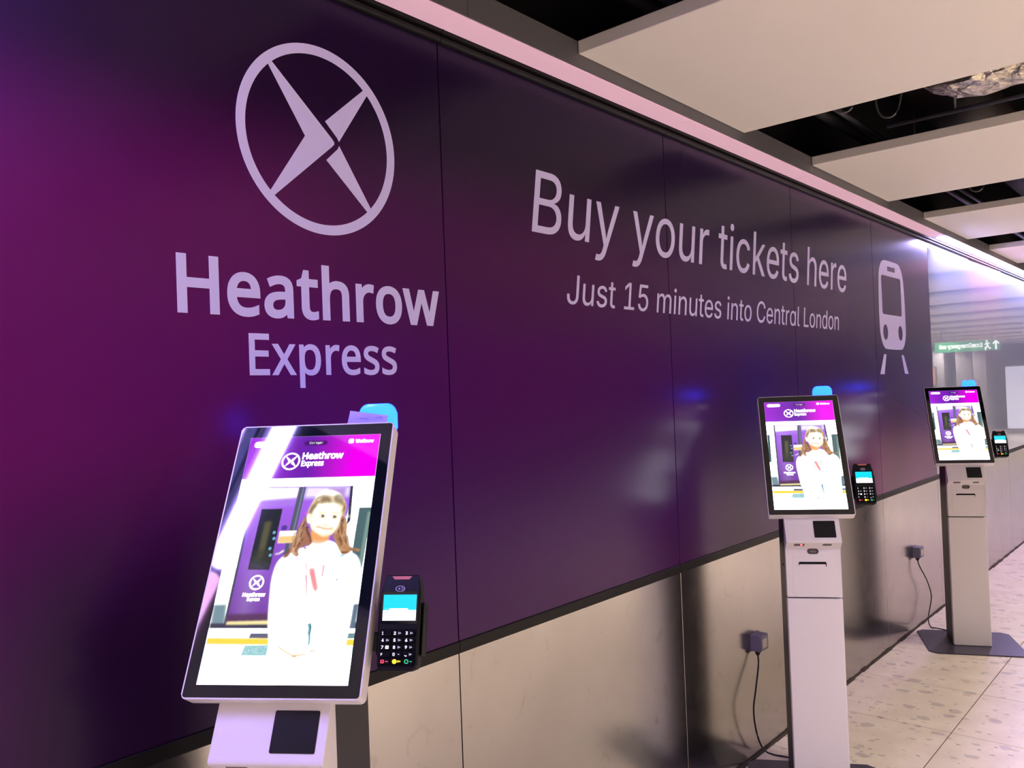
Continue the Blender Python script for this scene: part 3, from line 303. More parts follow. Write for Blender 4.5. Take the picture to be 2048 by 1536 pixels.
def ellipse(cx, cy, rx, ry, n=28):
    return [(cx + rx * math.cos(2 * math.pi * i / n), cy + ry * math.sin(2 * math.pi * i / n)) for i in range(n)]

def add_tube(bm, path, r, n=8, caps=True):
    rings = []
    for i, p in enumerate(path):
        p = Vector(p); q = Vector(path[min(i + 1, len(path) - 1)]); s = Vector(path[max(i - 1, 0)])
        d = (q - s).normalized(); ref = Vector((0, 0, 1)) if abs(d.z) < 0.9 else Vector((1, 0, 0))
        u = d.cross(ref).normalized(); v = d.cross(u)
        rr = r[i] if isinstance(r, (list, tuple)) else r
        rings.append([bm.verts.new(p + u * rr * math.cos(2 * math.pi * k / n) + v * rr * math.sin(2 * math.pi * k / n)) for k in range(n)])
    for a, b in zip(rings, rings[1:]):
        for k in range(n): bm.faces.new((a[k], a[(k + 1) % n], b[(k + 1) % n], b[k]))
    if caps: bm.faces.new(rings[0]); bm.faces.new(rings[-1][::-1])
    return bm

def tube(name, path, r, m, parent=None, n=8, smooth=True):
    bm = bmesh.new(); add_tube(bm, path, r, n); return finish(name, bm, m, parent, smooth=smooth)

def spline(pts, k=6):
    P = [Vector(p) for p in pts]; out = []
    for i in range(len(P) - 1):
        a, b, c, d = P[max(i - 1, 0)], P[i], P[i + 1], P[min(i + 2, len(P) - 1)]
        for j in range(k):
            t = j / k
            out.append(0.5 * ((2 * b) + (c - a) * t + (2 * a - 5 * b + 4 * c - d) * t * t + (3 * b - a - 3 * c + d) * t ** 3))
    out.append(P[-1]); return out

def empty(name, loc=(0, 0, 0), rotz=0.0):
    o = bpy.data.objects.new(name, None); COL.objects.link(o); o.location = loc; o.rotation_euler = (0, 0, rotz); o.empty_display_size = 0.1
    return o

def tag(o, label, cat, group=None):
    o['label'] = label; o['category'] = cat
    if group: o['group'] = group
    return o

def struct(o): o['kind'] = 'structure'; return o

def smooth_poly(pts, k=5):
    P = pts; n = len(P); out = []
    for i in range(n):
        a, b, c, d = P[i - 1], P[i], P[(i + 1) % n], P[(i + 2) % n]
        for j in range(k):
            t = j / k
            out.append(tuple(0.5 * (2 * b[q] + (c[q] - a[q]) * t + (2 * a[q] - 5 * b[q] + 4 * c[q] - d[q]) * t * t + (3 * b[q] - a[q] - 3 * c[q] + d[q]) * t ** 3) for q in (0, 1)))
    return out

def area2(c): return sum(c[i][0] * c[(i + 1) % len(c)][1] - c[(i + 1) % len(c)][0] * c[i][1] for i in range(len(c))) / 2

def pip(p, c):
    r = False; n = len(c)
    for i in range(n):
        (x1, y1), (x2, y2) = c[i], c[(i + 1) % n]
        if (y1 > p[1]) != (y2 > p[1]) and p[0] < (x2 - x1) * (p[1] - y1) / (y2 - y1) + x1: r = not r
    return r

def add_flat(bm, contours, fn, t=0.0006):
    """filled outlines (outer rings and their holes, overlaps united) as one thin solid shape; fn(x, y, h) -> 3D."""
    if not contours: return
    big = max(contours, key=lambda c: abs(area2(c))); sg = 1 if area2(big) > 0 else -1
    x0 = min(p[0] for c in contours for p in c); y0 = min(p[1] for c in contours for p in c)
    sc = max(max(p[0] for c in contours for p in c) - x0, max(p[1] for c in contours for p in c) - y0)
    rings = [[((p[0] - x0) / sc, (p[1] - y0) / sc) for p in c] for c in contours]
    pts, edges = [], []
    for c in rings:
        n0 = len(pts); pts += [Vector(p) for p in c]; edges += [(n0 + k, n0 + (k + 1) % len(c)) for k in range(len(c))]
    vs, es, fs = delaunay_2d_cdt(pts, edges, [], 0, 1e-6)[:3]
    keep = []
    for f in fs:
        cx = sum(vs[q][0] for q in f) / len(f); cy = sum(vs[q][1] for q in f) / len(f); w = 0
        for c in rings:
            n = len(c)
            for k in range(n):
                ax, ay = c[k]; bx, by = c[(k + 1) % n]
                if (ay <= cy) != (by <= cy) and cx < ax + (cy - ay) / (by - ay) * (bx - ax): w += 1 if by > ay else -1
        if w * sg > 0: keep.append(f)
    used = sorted({q for f in keep for q in f})
    P = {q: (vs[q][0] * sc + x0, vs[q][1] * sc + y0) for q in used}
    top = {q: bm.verts.new(fn(P[q][0], P[q][1], t)) for q in used}; bot = {q: bm.verts.new(fn(P[q][0], P[q][1], 0)) for q in used}
    cnt = {}
    for f in keep:
        bm.faces.new([top[q] for q in f])
        for k in range(len(f)):
            a, b = f[k], f[(k + 1) % len(f)]; cnt.setdefault((min(a, b), max(a, b)), []).append((a, b))
    for es_ in cnt.values():
        if len(es_) == 1:
            a, b = es_[0]; bm.faces.new((top[b], top[a], bot[a], bot[b]))

GL = json.loads(GLYPHS)
def grow(c, d):
    """push an outline outwards by d (ring direction decides which way is out)."""
    n = len(c); out = []
    for i in range(n):
        p, q, r = c[i - 1], c[i], c[(i + 1) % n]
        e1 = Vector((q[0] - p[0], q[1] - p[1])); e2 = Vector((r[0] - q[0], r[1] - q[1]))
        if e1.length < 1e-9 or e2.length < 1e-9: out.append(q); continue
        n1 = Vector((e1.y, -e1.x)).normalized(); n2 = Vector((e2.y, -e2.x)).normalized()
        b = n1 + n2
        if b.length < 1e-6: out.append(q); continue
        b.normalize(); k = d / max(0.5, b.dot(n1)); out.append((q[0] + b.x * k, q[1] + b.y * k))
    return out

def text_contours(font, s, bold=0.0, shear=0.0, track=0.0):
    """glyph groups in cap-height units, and the line's width."""
    x = 0.0; out = []
    for ch in s:
        adv, cs = GL[font][ch]
        g = []
        for c in cs:
            pts = [(c[i] / 1000, c[i + 1] / 1000) for i in range(0, len(c), 2)]
            cl = [pts[0]]
            for p in pts[1:]:
                if abs(p[0] - cl[-1][0]) + abs(p[1] - cl[-1][1]) > 1e-4: cl.append(p)
            g.append(cl)
        if g and bold:
            s0 = 1 if area2(max(g, key=lambda c: abs(area2(c)))) > 0 else -1
            g = [grow(c, bold * s0) for c in g]
        if g: out.append([[(x + p[0] + shear * p[1], p[1]) for p in c] for c in g])
        x += adv / 1000 + track
    return out, x

def fit_text(font, s, x0, x1, y0, h, bold=0.0, shear=0.0, track=0.0):
    """glyphs placed so that the ink runs from x0 to x1, baseline y0, capitals h high."""
    gs, w = text_contours(font, s, bold, 0.0, track)
    a = min(p[0] for g in gs for c in g for p in c); b = max(p[0] for g in gs for c in g for p in c)
    k = (x1 - x0) / (b - a); hb = h / (1 + 2 * bold)
    return [[[(x0 + (p[0] - a) * k + shear * (p[1] + bold) * hb, y0 + (p[1] + bold) * hb) for p in c] for c in g] for g in gs]

# ---------------------------------------------------------------- floor
MOD = 0.6475
floor = struct(box('floor', (-0.1, -8, -0.06), (8.2, 33, -0.006), M['terrazzo']))
box('grout_bed', (0.0, -1.4, -0.006), (2.61, 13.6, -0.003), M['grout'], floor)
tile_src = None
for i in range(4):
    for j in range(-9, 14):
        if tile_src is None:
            tile_src = box('floor_tile', (0.0024, 0.0024, -0.006), (MOD - 0.0024, MOD - 0.0024, 0.0), M['terrazzo'], floor, bevel=0.0008)
            t = tile_src
        else:
            t = tile_src.copy(); COL.objects.link(t)
        t.location = (i * MOD + 0.004, 4.531 + j * MOD, 0.0)

# ---------------------------------------------------------------- wall on the left: backing, steel dado, printed panels, glass panels
wall = struct(box('wall_left', (-0.2, -8, -0.06), (-0.03, 33, 4.0), M['wall_grey']))
PW = 1.3163; Y0 = 1.7725
seam = lambda k: Y0 + (k - 1) * PW          # seam(1)=1.77 ... seam(5)=7.04
JG = 0.0022
def wall_piece(name, k, z0, z1, x0, x1, m, bevel=0.001, gap=JG):
    return box(name, (x0, seam(k) + gap, z0), (x1, seam(k + 1) - gap, z1), m, wall, bevel=bevel)
for k in range(-3, 16):
    wall_piece('steel_panel', k, 0.012, 0.986, -0.02, 0.0, M['steel'], 0.0012)
    wall_piece('lower_trim', k, 0.987, 1.021, -0.02, 0.004, M['black_trim'], 0.0015, 0.0004)
    # upper trim: a flat upper band above a rounded bead
    prof = [(-0.02, 2.836), (0.008, 2.836)] + [(0.008 + 0.011 * math.sin(math.pi * i / 8), 2.847 - 0.011 * math.cos(math.pi * i / 8)) for i in range(1, 8)] + [(0.008, 2.858), (0.024, 2.861), (0.026, 2.884), (-0.02, 2.884)]
    prism('upper_trim', prof, lambda p, t: (p[0], t, p[1]), seam(k) + 0.0012, seam(k + 1) - 0.0012, M['black_trim'], wall)
    if 0 <= k <= 4:
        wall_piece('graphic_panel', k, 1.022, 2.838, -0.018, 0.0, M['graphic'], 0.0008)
    else:
        g = wall_piece('glass_panel', k, 1.022, 2.838, -0.018, 0.0, M['glass'], 0.0015, 0.0035)
        if k == 6:      # this pane is hung a fraction of a degree out of true, so its reflections double
            c = Vector((0, (seam(6) + seam(7)) / 2, 0))
            g.data.transform(Matrix.Translation(c) @ Matrix.Rotation(GLASS_TURN, 4, 'Z') @ Matrix.Translation(-c))
wall_dirt = bmesh.new()
rnd = random.Random(4)
y = -2.0
while y < 13:
    L = 0.05 + rnd.random() * 0.12
    add_box(wall_dirt, (-0.02, y, -0.002), (0.004 + rnd.random() * 0.010, y + L, 0.004 + rnd.random() * 0.006))
    y += L
d = finish('floor_sealant', wall_dirt, M['dirt'], wall); d['kind'] = 'stuff'

# lettering and emblem of the printed panels (thin vinyl on the panel face; x across = +Y, up = +Z)
WF = lambda x, y, h: (h, x, y)
def wall_text(name, font, s, x0, x1, y0, h, bold=0.0, shear=0.0, track=0.0, t=0.0005):
    bm = bmesh.new()
    for g in fit_text(font, s, x0, x1, y0, h, bold, shear, track): add_flat(bm, g, WF, t)
    o = finish(name, bm, M['vinyl'], wall); o['label'] = 'pale lilac lettering reading ' + s
    return o
wall_text('lettering', 'n', 'Heathrow', 0.921, 1.7415, 1.971, 0.1365, bold=0.034, track=0.02)
wall_text('lettering', 'n', 'Express', 1.0985, 1.566, 1.8275, 0.1025, bold=0.022, track=0.02)
wall_text('lettering', 'i', 'Buy your tickets here', 2.192, 5.205, 2.3145, 0.2185, shear=0.165)
wall_text('lettering', 'i', 'Just 15 minutes into Centr\u0251l London', 2.372, 5.052, 2.0775, 0.107, shear=0.165)
bm = bmesh.new()
cy, cz = 1.333, 2.447
add_flat(bm, [ellipse(cy, cz, 0.2505, 0.2495, 96), ellipse(cy - 0.001, cz, 0.224, 0.2235, 96)[::-1]], WF, 0.0005)
add_flat(bm, [[(1.172, 2.617), (1.180, 2.626), (1.367, 2.458), (1.3735, 2.450), (1.3735, 2.445), (1.367, 2.438), (1.177, 2.273), (1.168, 2.283), (1.281, 2.449)][::-1]], WF, 0.00025)
add_flat(bm, [[(1.490, 2.627), (1.499, 2.617), (1.3895, 2.455), (1.384, 2.464), (1.346, 2.501)]], WF, 0.00025)
add_flat(bm, [[(1.487, 2.270), (1.497, 2.280), (1.3895, 2.444), (1.384, 2.434), (1.346, 2.398)]], WF, 0.00025)
o = finish('emblem', bm, M['vinyl'], wall); o['label'] = 'pale lilac ring emblem crossed by four blades'
bm = bmesh.new()
body = []
cyt = 6.1035
half = [(0.0, 2.592), (0.10, 2.591), (0.15, 2.588), (0.195, 2.575), (0.232, 2.545), (0.258, 2.505), (0.273, 2.45), (0.281, 2.38), (0.2865, 2.30), (0.288, 2.22), (0.286, 2.135), (0.279, 2.085), (0.262, 2.045), (0.236, 2.012), (0.205, 1.992), (0.170, 1.982), (0.0, 1.979)]
body = [(cyt + a, b) for a, b in half] + [(cyt - a, b) for a, b in half[::-1][1:-1]]
body = smooth_poly(body, 4)
if area2(body) < 0: body = body[::-1]
add_flat(bm, [body, rrect(5.886, 2.2175, 6.312, 2.4855, 0.022)[::-1], rrect(6.0265, 2.5205, 6.190, 2.5535, 0.004)[::-1], ellipse(5.934, 2.096, 0.051, 0.053)[::-1], ellipse(6.263, 2.098, 0.049, 0.053)[::-1]], WF, 0.0005)
add_flat(bm, [[(5.880, 1.945), (5.928, 1.945), (5.873, 1.810), (5.783, 1.810)][::-1]], WF, 0.0005)
add_flat(bm, [[(6.265, 1.943), (6.313, 1.943), (6.411, 1.810), (6.326, 1.810)][::-1]], WF, 0.0005)
o = finish('train_symbol', bm, M['vinyl'], wall); o['label'] = 'pale lilac train front symbol over two rails'

# ---------------------------------------------------------------- bulkhead over the wall: soffit with light diffusers, grey fascia
cove = struct(box('trim_1', (-0.03, -8, 2.884), (0.128, 33, 2.962), M['soffit']))
bmf = bmesh.new(); add_box(bmf, (0.026, -8, 2.874), (0.128, 33, 2.8845)); so = finish('soffit', bmf, M['soffit'], cove)
for k in range(-3, 16):
    a, b = seam(k), seam(k + 1)
    box('fascia_panel', (0.1285, a + 0.001, 2.8735), (0.134, b - 0.001, 2.964), M['fascia'], cove)
    if 0 <= k <= 4 or k <= -3:
        box('light_diffuser', (0.028, a + 0.002, 2.870), (0.127, b - 0.002, 2.8745), M['pink_off'], cove)
def led(y0, y1, m):
    bm = bmesh.new(); n = 8; secs = []
    for y, s in ((y0, 0.35), (y0 + 0.012, 0.8), (y0 + 0.03, 1.0), (y1 - 0.03, 1.0), (y1 - 0.012, 0.8), (y1, 0.35)):
        secs.append([bm.verts.new((0.088 - 0.039 * s * math.cos(math.pi * i / n), y, 2.8742 - 0.014 * s * math.sin(math.pi * i / n))) for i in range(n + 1)])
    for p, q in zip(secs, secs[1:]):
        for i in range(n): bm.faces.new((p[i], p[i + 1], q[i + 1], q[i]))
        bm.faces.new((p[0], q[0], q[n], p[n]))
    bm.faces.new(secs[0]); bm.faces.new(secs[-1])
    o = finish('light_tube', bm, m, cove, smooth=False); o['label'] = 'glowing light tube under the bulkhead'
led(-0.62, 0.40, M['led_violet'])
led(-2.10, -0.66, M['led_rose'])
led(seam(5) + 0.07, seam(6), M['led_lilac'])
led(seam(6), seam(7), M['led_pink'])
for k in range(7, 15): led(seam(k), seam(k + 1), M['led_lilac'])

# ---------------------------------------------------------------- ceiling: black void with pale rafts below it
ceil = struct(box('ceiling', (-0.2, -8, 3.95), (8.2, 33, 4.05), M['void_black']))
raft_src = None
for k in range(-5, 15):
    if raft_src is None:
        raft_src = box('ceiling_panel', (0.136, 0.0, 2.918), (7.9, 1.268, 2.964), M['raft'], ceil, bevel=0.002)
        r = raft_src
    else:
        r = raft_src.copy(); COL.objects.link(r)
    r.location = (0, 2.314 + 2.0715 * k, 0)
box('void_lining', (-0.03, -8, 2.963), (-0.02, 33, 3.95), M['void_black'], ceil)

# ---------------------------------------------------------------- rest of the hall (seen only in reflections)
struct(box('wall_right', (8.0, -8, -0.06), (8.2, 33, 4.0), M['wall_beige']))
struct(box('wall_back', (-0.2, -8.2, -0.06), (8.2, -8.0, 4.0), M['wall_beige']))
wf = struct(box('wall_front', (-0.2, 33, -0.06), (8.2, 33.2, 4.0), M['wall_grey']))
for x, w in ((4.75, 0.5), (5.6, 0.35), (6.4, 0.5)):
    box('column', (x, 30.3, 0.0), (x + w, 30.8, 2.9), M['column_grey'], wf, bevel=0.02)
shop = tag(empty('lit_kiosk_front', (3.2, 30.4, 0)), 'white lit shop front at the far end of the hall', 'shop front')
box('light_panel', (-1.5, -0.02, 0.15), (0.75, 0.0, 2.12), M['lit_white'], shop, bevel=0.004)
box('plinth', (-1.55, 0.0, 0.0), (0.8, 0.3, 2.18), M['column_grey'], shop, bevel=0.01)
ad = tag(empty('poster_stand', (6.05, 29.6, 0)), 'poster stand with an orange lit head in the far hall', 'poster stand')
box('poster', (-0.35, -0.015, 1.62), (0.25, 0.0, 2.2), M['lit_orange'], ad)
box('stand_body', (-0.38, 0.0, 0.0), (0.28, 0.12, 2.24), M['column_grey'], ad, bevel=0.01)
# hanging exit sign, read in mirror image in the glass panels
sign = tag(empty('exit_sign', (2.725, 20.0, 2.475)), 'green lit hanging sign reading Emergency exit with an arrow', 'sign')
box('sign_box', (-0.53, 0.0, -0.115), (0.53, 0.08, 0.105), M['sign_green'], sign, bevel=0.004)
SF = lambda x, y, h: (x, -h, y)
bm = bmesh.new()
for g in fit_text('i', 'Emergency exit', -0.20, 0.44, -0.035, 0.095, bold=0.03): add_flat(bm, g, SF, 0.004)
finish('lettering', bm, M['sign_white'], sign)
bm = bmesh.new()
add_flat(bm, [[(-0.475, -0.10), (-0.44, -0.10), (-0.44, 0.03), (-0.40, 0.005), (-0.40, 0.045), (-0.4575, 0.105), (-0.515, 0.045), (-0.515, 0.005), (-0.475, 0.03)]], SF, 0.004)
finish('arrow', bm, M['sign_white'], sign)
bm = bmesh.new()
add_flat(bm, [ellipse(-0.285, 0.085, 0.02, 0.02, 12)], SF, 0.004)
add_flat(bm, [[(-0.345, 0.02), (-0.33, 0.055), (-0.27, 0.055), (-0.235, 0.01), (-0.25, 0.0), (-0.275, 0.025), (-0.285, -0.02), (-0.245, -0.045), (-0.25, -0.105), (-0.272, -0.105), (-0.27, -0.06), (-0.305, -0.04), (-0.33, -0.085), (-0.365, -0.075), (-0.36, -0.055), (-0.34, -0.06), (-0.315, -0.01), (-0.305, 0.03), (-0.32, 0.03), (-0.33, 0.01)]], SF, 0.004)
finish('running_figure', bm, M['sign_white'], sign)
for x in (-0.4, 0.4): tube('hanger_rod', [(x, 0.04, 0.14), (x, 0.04, 1.47)], 0.008, M['service_metal'], sign, n=6)

# ---------------------------------------------------------------- services in the void above the rafts
def service(name, label, cat, bmfun, m, group=None):
    bm = bmesh.new(); bmfun(bm); o = finish(name, bm, m, smooth=False); tag(o, label, cat, group); return o
def hangers(bm, x, y, z, r=0.006):
    add_tube(bm, [(x, y, z), (x, y, 3.96)], r, 6)
def run(name, label, cat, path, r, m, hang, hm='service_metal'):
    e = tag(empty(name, path[0]), label, cat)
    off = Vector(path[0])
    tube('run', [Vector(p) - off for p in path], r, m, e, n=14)
    for (x, y, z) in hang:
        tube('hanger_rod', [Vector((x, y, z)) - off, Vector((x, y, 3.955)) - off], 0.006, M[hm], e, n=6)
    return e
run('ventilation_duct', 'large dark brown round duct along the wall above the ceiling gaps', 'duct', [(0.60, 0.4, 3.42), (0.60, 14, 3.42)], 0.19, M['rust_duct'], [(0.60, y, 3.55) for y in (1.2, 4.2, 6.2, 8.3)])
run('service_pipe', 'dark pipe running along the wall nearest the grey fascia', 'pipe', [(0.22, 0.0, 3.16), (0.22, 14, 3.16)], 0.028, M['dark_service'], [(0.22, y, 3.16) for y in (1.5, 3.9, 6.0)])
run('conduit_pipe', 'thin grey conduit running beside the brown duct', 'pipe', [(0.34, 0.0, 3.12), (0.34, 14, 3.12)], 0.014, M['service_metal'], [(0.34, y, 3.12) for y in (1.9, 4.0, 6.1)])
run('cross_conduit', 'thin grey conduit crossing above the gap beside the crumpled foil duct', 'pipe', [(0.56, 4.25, 2.992), (2.6, 4.25, 2.992)], 0.010, M['service_metal'], [(0.86, 4.25, 2.992), (1.9, 4.25, 2.992)])
tray = tag(empty('cable_tray', (1.3, 0.0, 3.42)), 'dark cable tray running above the ceiling gaps', 'cable tray')
for dx in (-0.1, 0.1): box('side_rail', (dx - 0.004, 0.0, -0.03), (dx + 0.004, 14, 0.03), M['dark_service'], tray)
for i in range(24): box('rung', (-0.1, 0.1 + i * 0.4, -0.028), (0.1, 0.13 + i * 0.4, -0.02), M['dark_service'], tray)
for yy in (1.7, 3.85, 5.95, 8.1): tube('hanger_rod', [(0.1, yy, 0), (0.1, yy, 0.535)], 0.006, M['service_metal'], tray, n=6)
# loops of cable hanging under the duct
for i, (yy, dx) in enumerate(((3.82, 0.0), (4.05, 0.12), (6.1, 0.05))):
    lp = spline([(0.50 + dx, yy, 3.250 - 0.11 * dx), (0.455 + dx, yy, 3.08), (0.475 + dx, yy + 0.015, 2.99), (0.54 + dx, yy + 0.03, 3.01), (0.58 + dx, yy + 0.04, 3.225 + 0.06 * dx)])
    tag(tube('hanging_cable', lp, 0.005, M['service_metal']), ('grey cable loop hanging in the first gap, nearer the wall', 'grey cable loop hanging in the gap, further from the wall', 'grey cable loop hanging in the gap beyond the second raft')[i], 'cable')
for i, (x, yy) in enumerate(((0.85, 6.14), (1.02, 6.0))):
    e = tag(empty('hanger_bracket', (x, yy, 2.985)), ('wide grey hanger bracket above the third ceiling raft', 'small pale hanger clip above the third ceiling raft')[i], 'bracket')
    box('strap', (-0.012, -0.002, 0.0), (0.012, 0.002, 0.97), M['service_metal'], e)
    box('foot', (-0.03 + 0.012 * i, -0.02, 0.0), (0.03 - 0.012 * i, 0.02, 0.05), M['service_metal'], e, bevel=0.004)
bx = tag(empty('junction_tray', (1.42, 5.9, 3.04)), 'grey metal channel crossing the gap at the right', 'channel')
box('channel_side', (-0.004, -0.25, 0.0), (0.004, 0.5, 0.06), M['service_metal'], bx)
box('channel_base', (0.004, -0.25, 0.0), (0.09, 0.5, 0.004), M['service_metal'], bx)
tube('hanger_rod', [(0.04, 0.1, 0.004), (0.04, 0.1, 0.915)], 0.006, M['service_metal'], bx, n=6)
# crumpled foil-wrapped duct
bm = bmesh.new(); rr = random.Random(11)
rings = []; NS, NR = 46, 26
for i in range(NS):
    t = i / (NS - 1); x = 0.79 + 1.9 * t
    rad = 0.105 * min(1.0, 0.12 + (t / 0.075) ** 0.6 * 0.85 if t < 0.075 else 1.0)
    cz = 3.082 + 0.01 * math.sin(9 * t) - 0.003
    ring = []
    for k in range(NR):
        a = 2 * math.pi * k / NR
        q = rad * (1 + rr.uniform(-0.06, 0.06) + 0.07 * math.sin(5 * a + 11 * t) * math.sin(17 * t))
        ring.append(bm.verts.new((x + rr.uniform(-0.012, 0.012), 4.02 + 1.25 * q * math.cos(a), cz + q * math.sin(a))))
    rings.append(ring)
for a, b in zip(rings, rings[1:]):
    for k in range(NR): bm.faces.new((a[k], a[(k + 1) % NR], b[(k + 1) % NR], b[k]))
bm.faces.new(rings[0]); bm.faces.new(rings[-1])
bmesh.ops.triangulate(bm, faces=bm.faces)
fo = empty('foil_duct', (1.0, 4.02, 3.08)); tag(fo, 'crumpled silver foil wrapped duct in the gap beyond the nearest raft', 'duct')
w = finish('foil_wrap', bm, M['foil'], fo, loc=(-1.0, -4.02, -3.08))
for x in (0.35, 1.2): tube('hanger_rod', [(x, 0, 0.08), (x, 0, 0.875)], 0.006, M['service_metal'], fo, n=6)

# ---------------------------------------------------------------- the lit picture of the kiosk screens, computed per vertex
NX, NY = 271, 481
PX, PY = np.meshgrid(np.linspace(0, 1, NX), np.linspace(0, 1.778, NY))
PIC = np.ones((NY, NX, 3))
BOOST = np.zeros((NY, NX))
def lin(c): return np.array(srgb(*c)[:3])
def winding(px, py, cs):
    w = np.zeros(px.shape, int)
    for c in cs:
        n = len(c)
        for i in range(n):
            x1, y1 = c[i]; x2, y2 = c[(i + 1) % n]
            if y1 == y2: continue
            up = (y1 <= py) & (y2 > py); dn = (y1 > py) & (y2 <= py)
            if not (up.any() or dn.any()): continue
            xc = x1 + (py - y1) / (y2 - y1) * (x2 - x1)
            w += (up & (px < xc)).astype(int); w -= (dn & (px < xc)).astype(int)
    return w
def coverage(cs, sl, ss=3):
    px, py = PX[sl], PY[sl]; d = 1.0 / (NX - 1); acc = np.zeros(px.shape)
    for i in range(ss):
        for j in range(ss):
            acc += winding(px + ((i + .5) / ss - .5) * d, py + ((j + .5) / ss - .5) * d, cs) != 0
    return acc / ss / ss
def paint(cs, col, alpha=1.0, soft=0.0):
    """fill outlines (list of rings, canvas units: width 1, height 1.778, y down); col sRGB or f(x, y)->linear."""
    if not isinstance(cs[0][0], (tuple, list)): cs = [cs]
    xs = [p[0] for c in cs for p in c]; ys = [p[1] for c in cs for p in c]; m = 0.012 + soft * 2
    i0 = max(0, int((min(ys) - m) / 1.778 * (NY - 1))); i1 = min(NY, int((max(ys) + m) / 1.778 * (NY - 1)) + 2)
    j0 = max(0, int((min(xs) - m) * (NX - 1))); j1 = min(NX, int((max(xs) + m) * (NX - 1)) + 2)
    if i1 <= i0 or j1 <= j0: return
    sl = (slice(i0, i1), slice(j0, j1))
    a = coverage(cs, sl, 3)
    if soft:
        k = max(1, int(soft * (NX - 1)))
        for _ in range(2):
            for ax in (0, 1):
                p = np.pad(a, [(k, k) if q == ax else (0, 0) for q in (0, 1)], mode='edge')
                a = sum(np.take(p, range(s, s + a.shape[ax]), axis=ax) for s in range(2 * k + 1)) / (2 * k + 1)
    a = (a * alpha)[..., None]
    c = col(PX[sl], PY[sl]) if callable(col) else lin(col)
    PIC[sl] = PIC[sl] * (1 - a) + c * a
def ribbon(pts, w0, w1, col, alpha=1.0, soft=0.0):
    L, Rr = [], []
    n = len(pts)
    for i, p in enumerate(pts):
        q = pts[min(i + 1, n - 1)]; s = pts[max(i - 1, 0)]
        dx, dy = q[0] - s[0], q[1] - s[1]; d = math.hypot(dx, dy) or 1; w = w0 + (w1 - w0) * i / (n - 1)
        L.append((p[0] - dy / d * w / 2, p[1] + dx / d * w / 2)); Rr.append((p[0] + dy / d * w / 2, p[1] - dx / d * w / 2))
    paint([L + Rr[::-1]], col, alpha, soft)
def homography(src):
    dst = [(0, 0), (1, 0), (0, 1.778), (1, 1.778)]; A = []; B = []
    for (x, y), (u, v) in zip(src, dst):
        A.append([x, y, 1, 0, 0, 0, -u * x, -u * y]); B.append(u)
        A.append([0, 0, 0, x, y, 1, -v * x, -v * y]); B.append(v)
    h = np.linalg.solve(np.array(A, float), np.array(B, float)); H = np.append(h, 1).reshape(3, 3)
    def f(pts):
        out = []
        for x, y in pts:
            q = H @ np.array([x, y, 1.0]); out.append((q[0] / q[2], q[1] / q[2]))
        return out
    return f
A_ = homography([(620, 325), (1600, 293), (212, 2197.6), (1350, 2204.6)])
def A(*p): return A_(p)
def B(*p): return A_([(x, y + 1289.6) for x, y in p])
K_ = homography([(247, 338), (945, 315), (352, 1437), (1112, 1430)])
def K(*p): return K_(p)
def pic_text(font, s, x0, x1, y, h, col, bold=0.0):
    cs = [[(p[0], y - p[1]) for p in c] for g in fit_text(font, s, x0, x1, 0.0, h, bold) for c in g]
    paint(cs, col)
def emblem(cx, cy, r, col=(255, 255, 255), w=0.13):
    ring = ellipse(cx, cy, r, r, 40); hole = ellipse(cx, cy, r * (1 - w), r * (1 - w), 40)[::-1]
    paint([ring, hole], col)
    s = r * 0.70
    paint([[(cx - s, cy - s), (cx + 0.17 * r, cy), (cx - s, cy + s), (cx - 0.24 * r, cy)]], col)
    paint([[(cx + s, cy - s), (cx + 0.25 * r, cy), (cx + 0.05 * r, cy - 0.24 * r)]], col)
    paint([[(cx + s, cy + s), (cx + 0.25 * r, cy), (cx + 0.05 * r, cy + 0.24 * r)]], col)
WHITE = (255, 255, 255)
# header band
def header(x, y):
    l_, m_, r_ = lin((168, 40, 222)), lin((112, 36, 176)), lin((250, 0, 248))
    t = np.clip(x, 0, 1)[..., None]
    a = np.clip(t / 0.42, 0, 1); b = np.clip((t - 0.48) / 0.34, 0, 1) ** 1.3
    c = l_ * (1 - a) + m_ * a; c = c * (1 - b) + r_ * b
    sh = np.clip((y - 0.2) / 0.15, 0, 1)[..., None] * np.clip(1 - t * 2, 0, 1) * 0.3
    return c * (1 - sh) + lin((176, 60, 255)) * sh
HB = 0.342
paint([(0, 0), (1, 0), (1, HB), (0, HB)], header)
paint(rrect(0.04, 0.035, 0.235, 0.085, 0.024), WHITE)
paint(rrect(0.425, 0.040, 0.605, 0.078, 0.018), (66, 22, 98), 0.85, 0.004)
pic_text('i', 'Start Again', 0.466, 0.566, 0.066, 0.018, WHITE)
paint(rrect(0.765, 0.034, 0.803, 0.070, 0.010), WHITE)
pic_text('i', 'WeKnow', 0.815, 0.955, 0.068, 0.030, WHITE, 0.06)
emblem(0.347, 0.205, 0.070, w=0.17)
pic_text('n', 'Heathrow', 0.430, 0.740, 0.192, 0.056, WHITE, 0.06)
pic_text('n', 'Express', 0.430, 0.600, 0.247, 0.046, WHITE, 0.05)
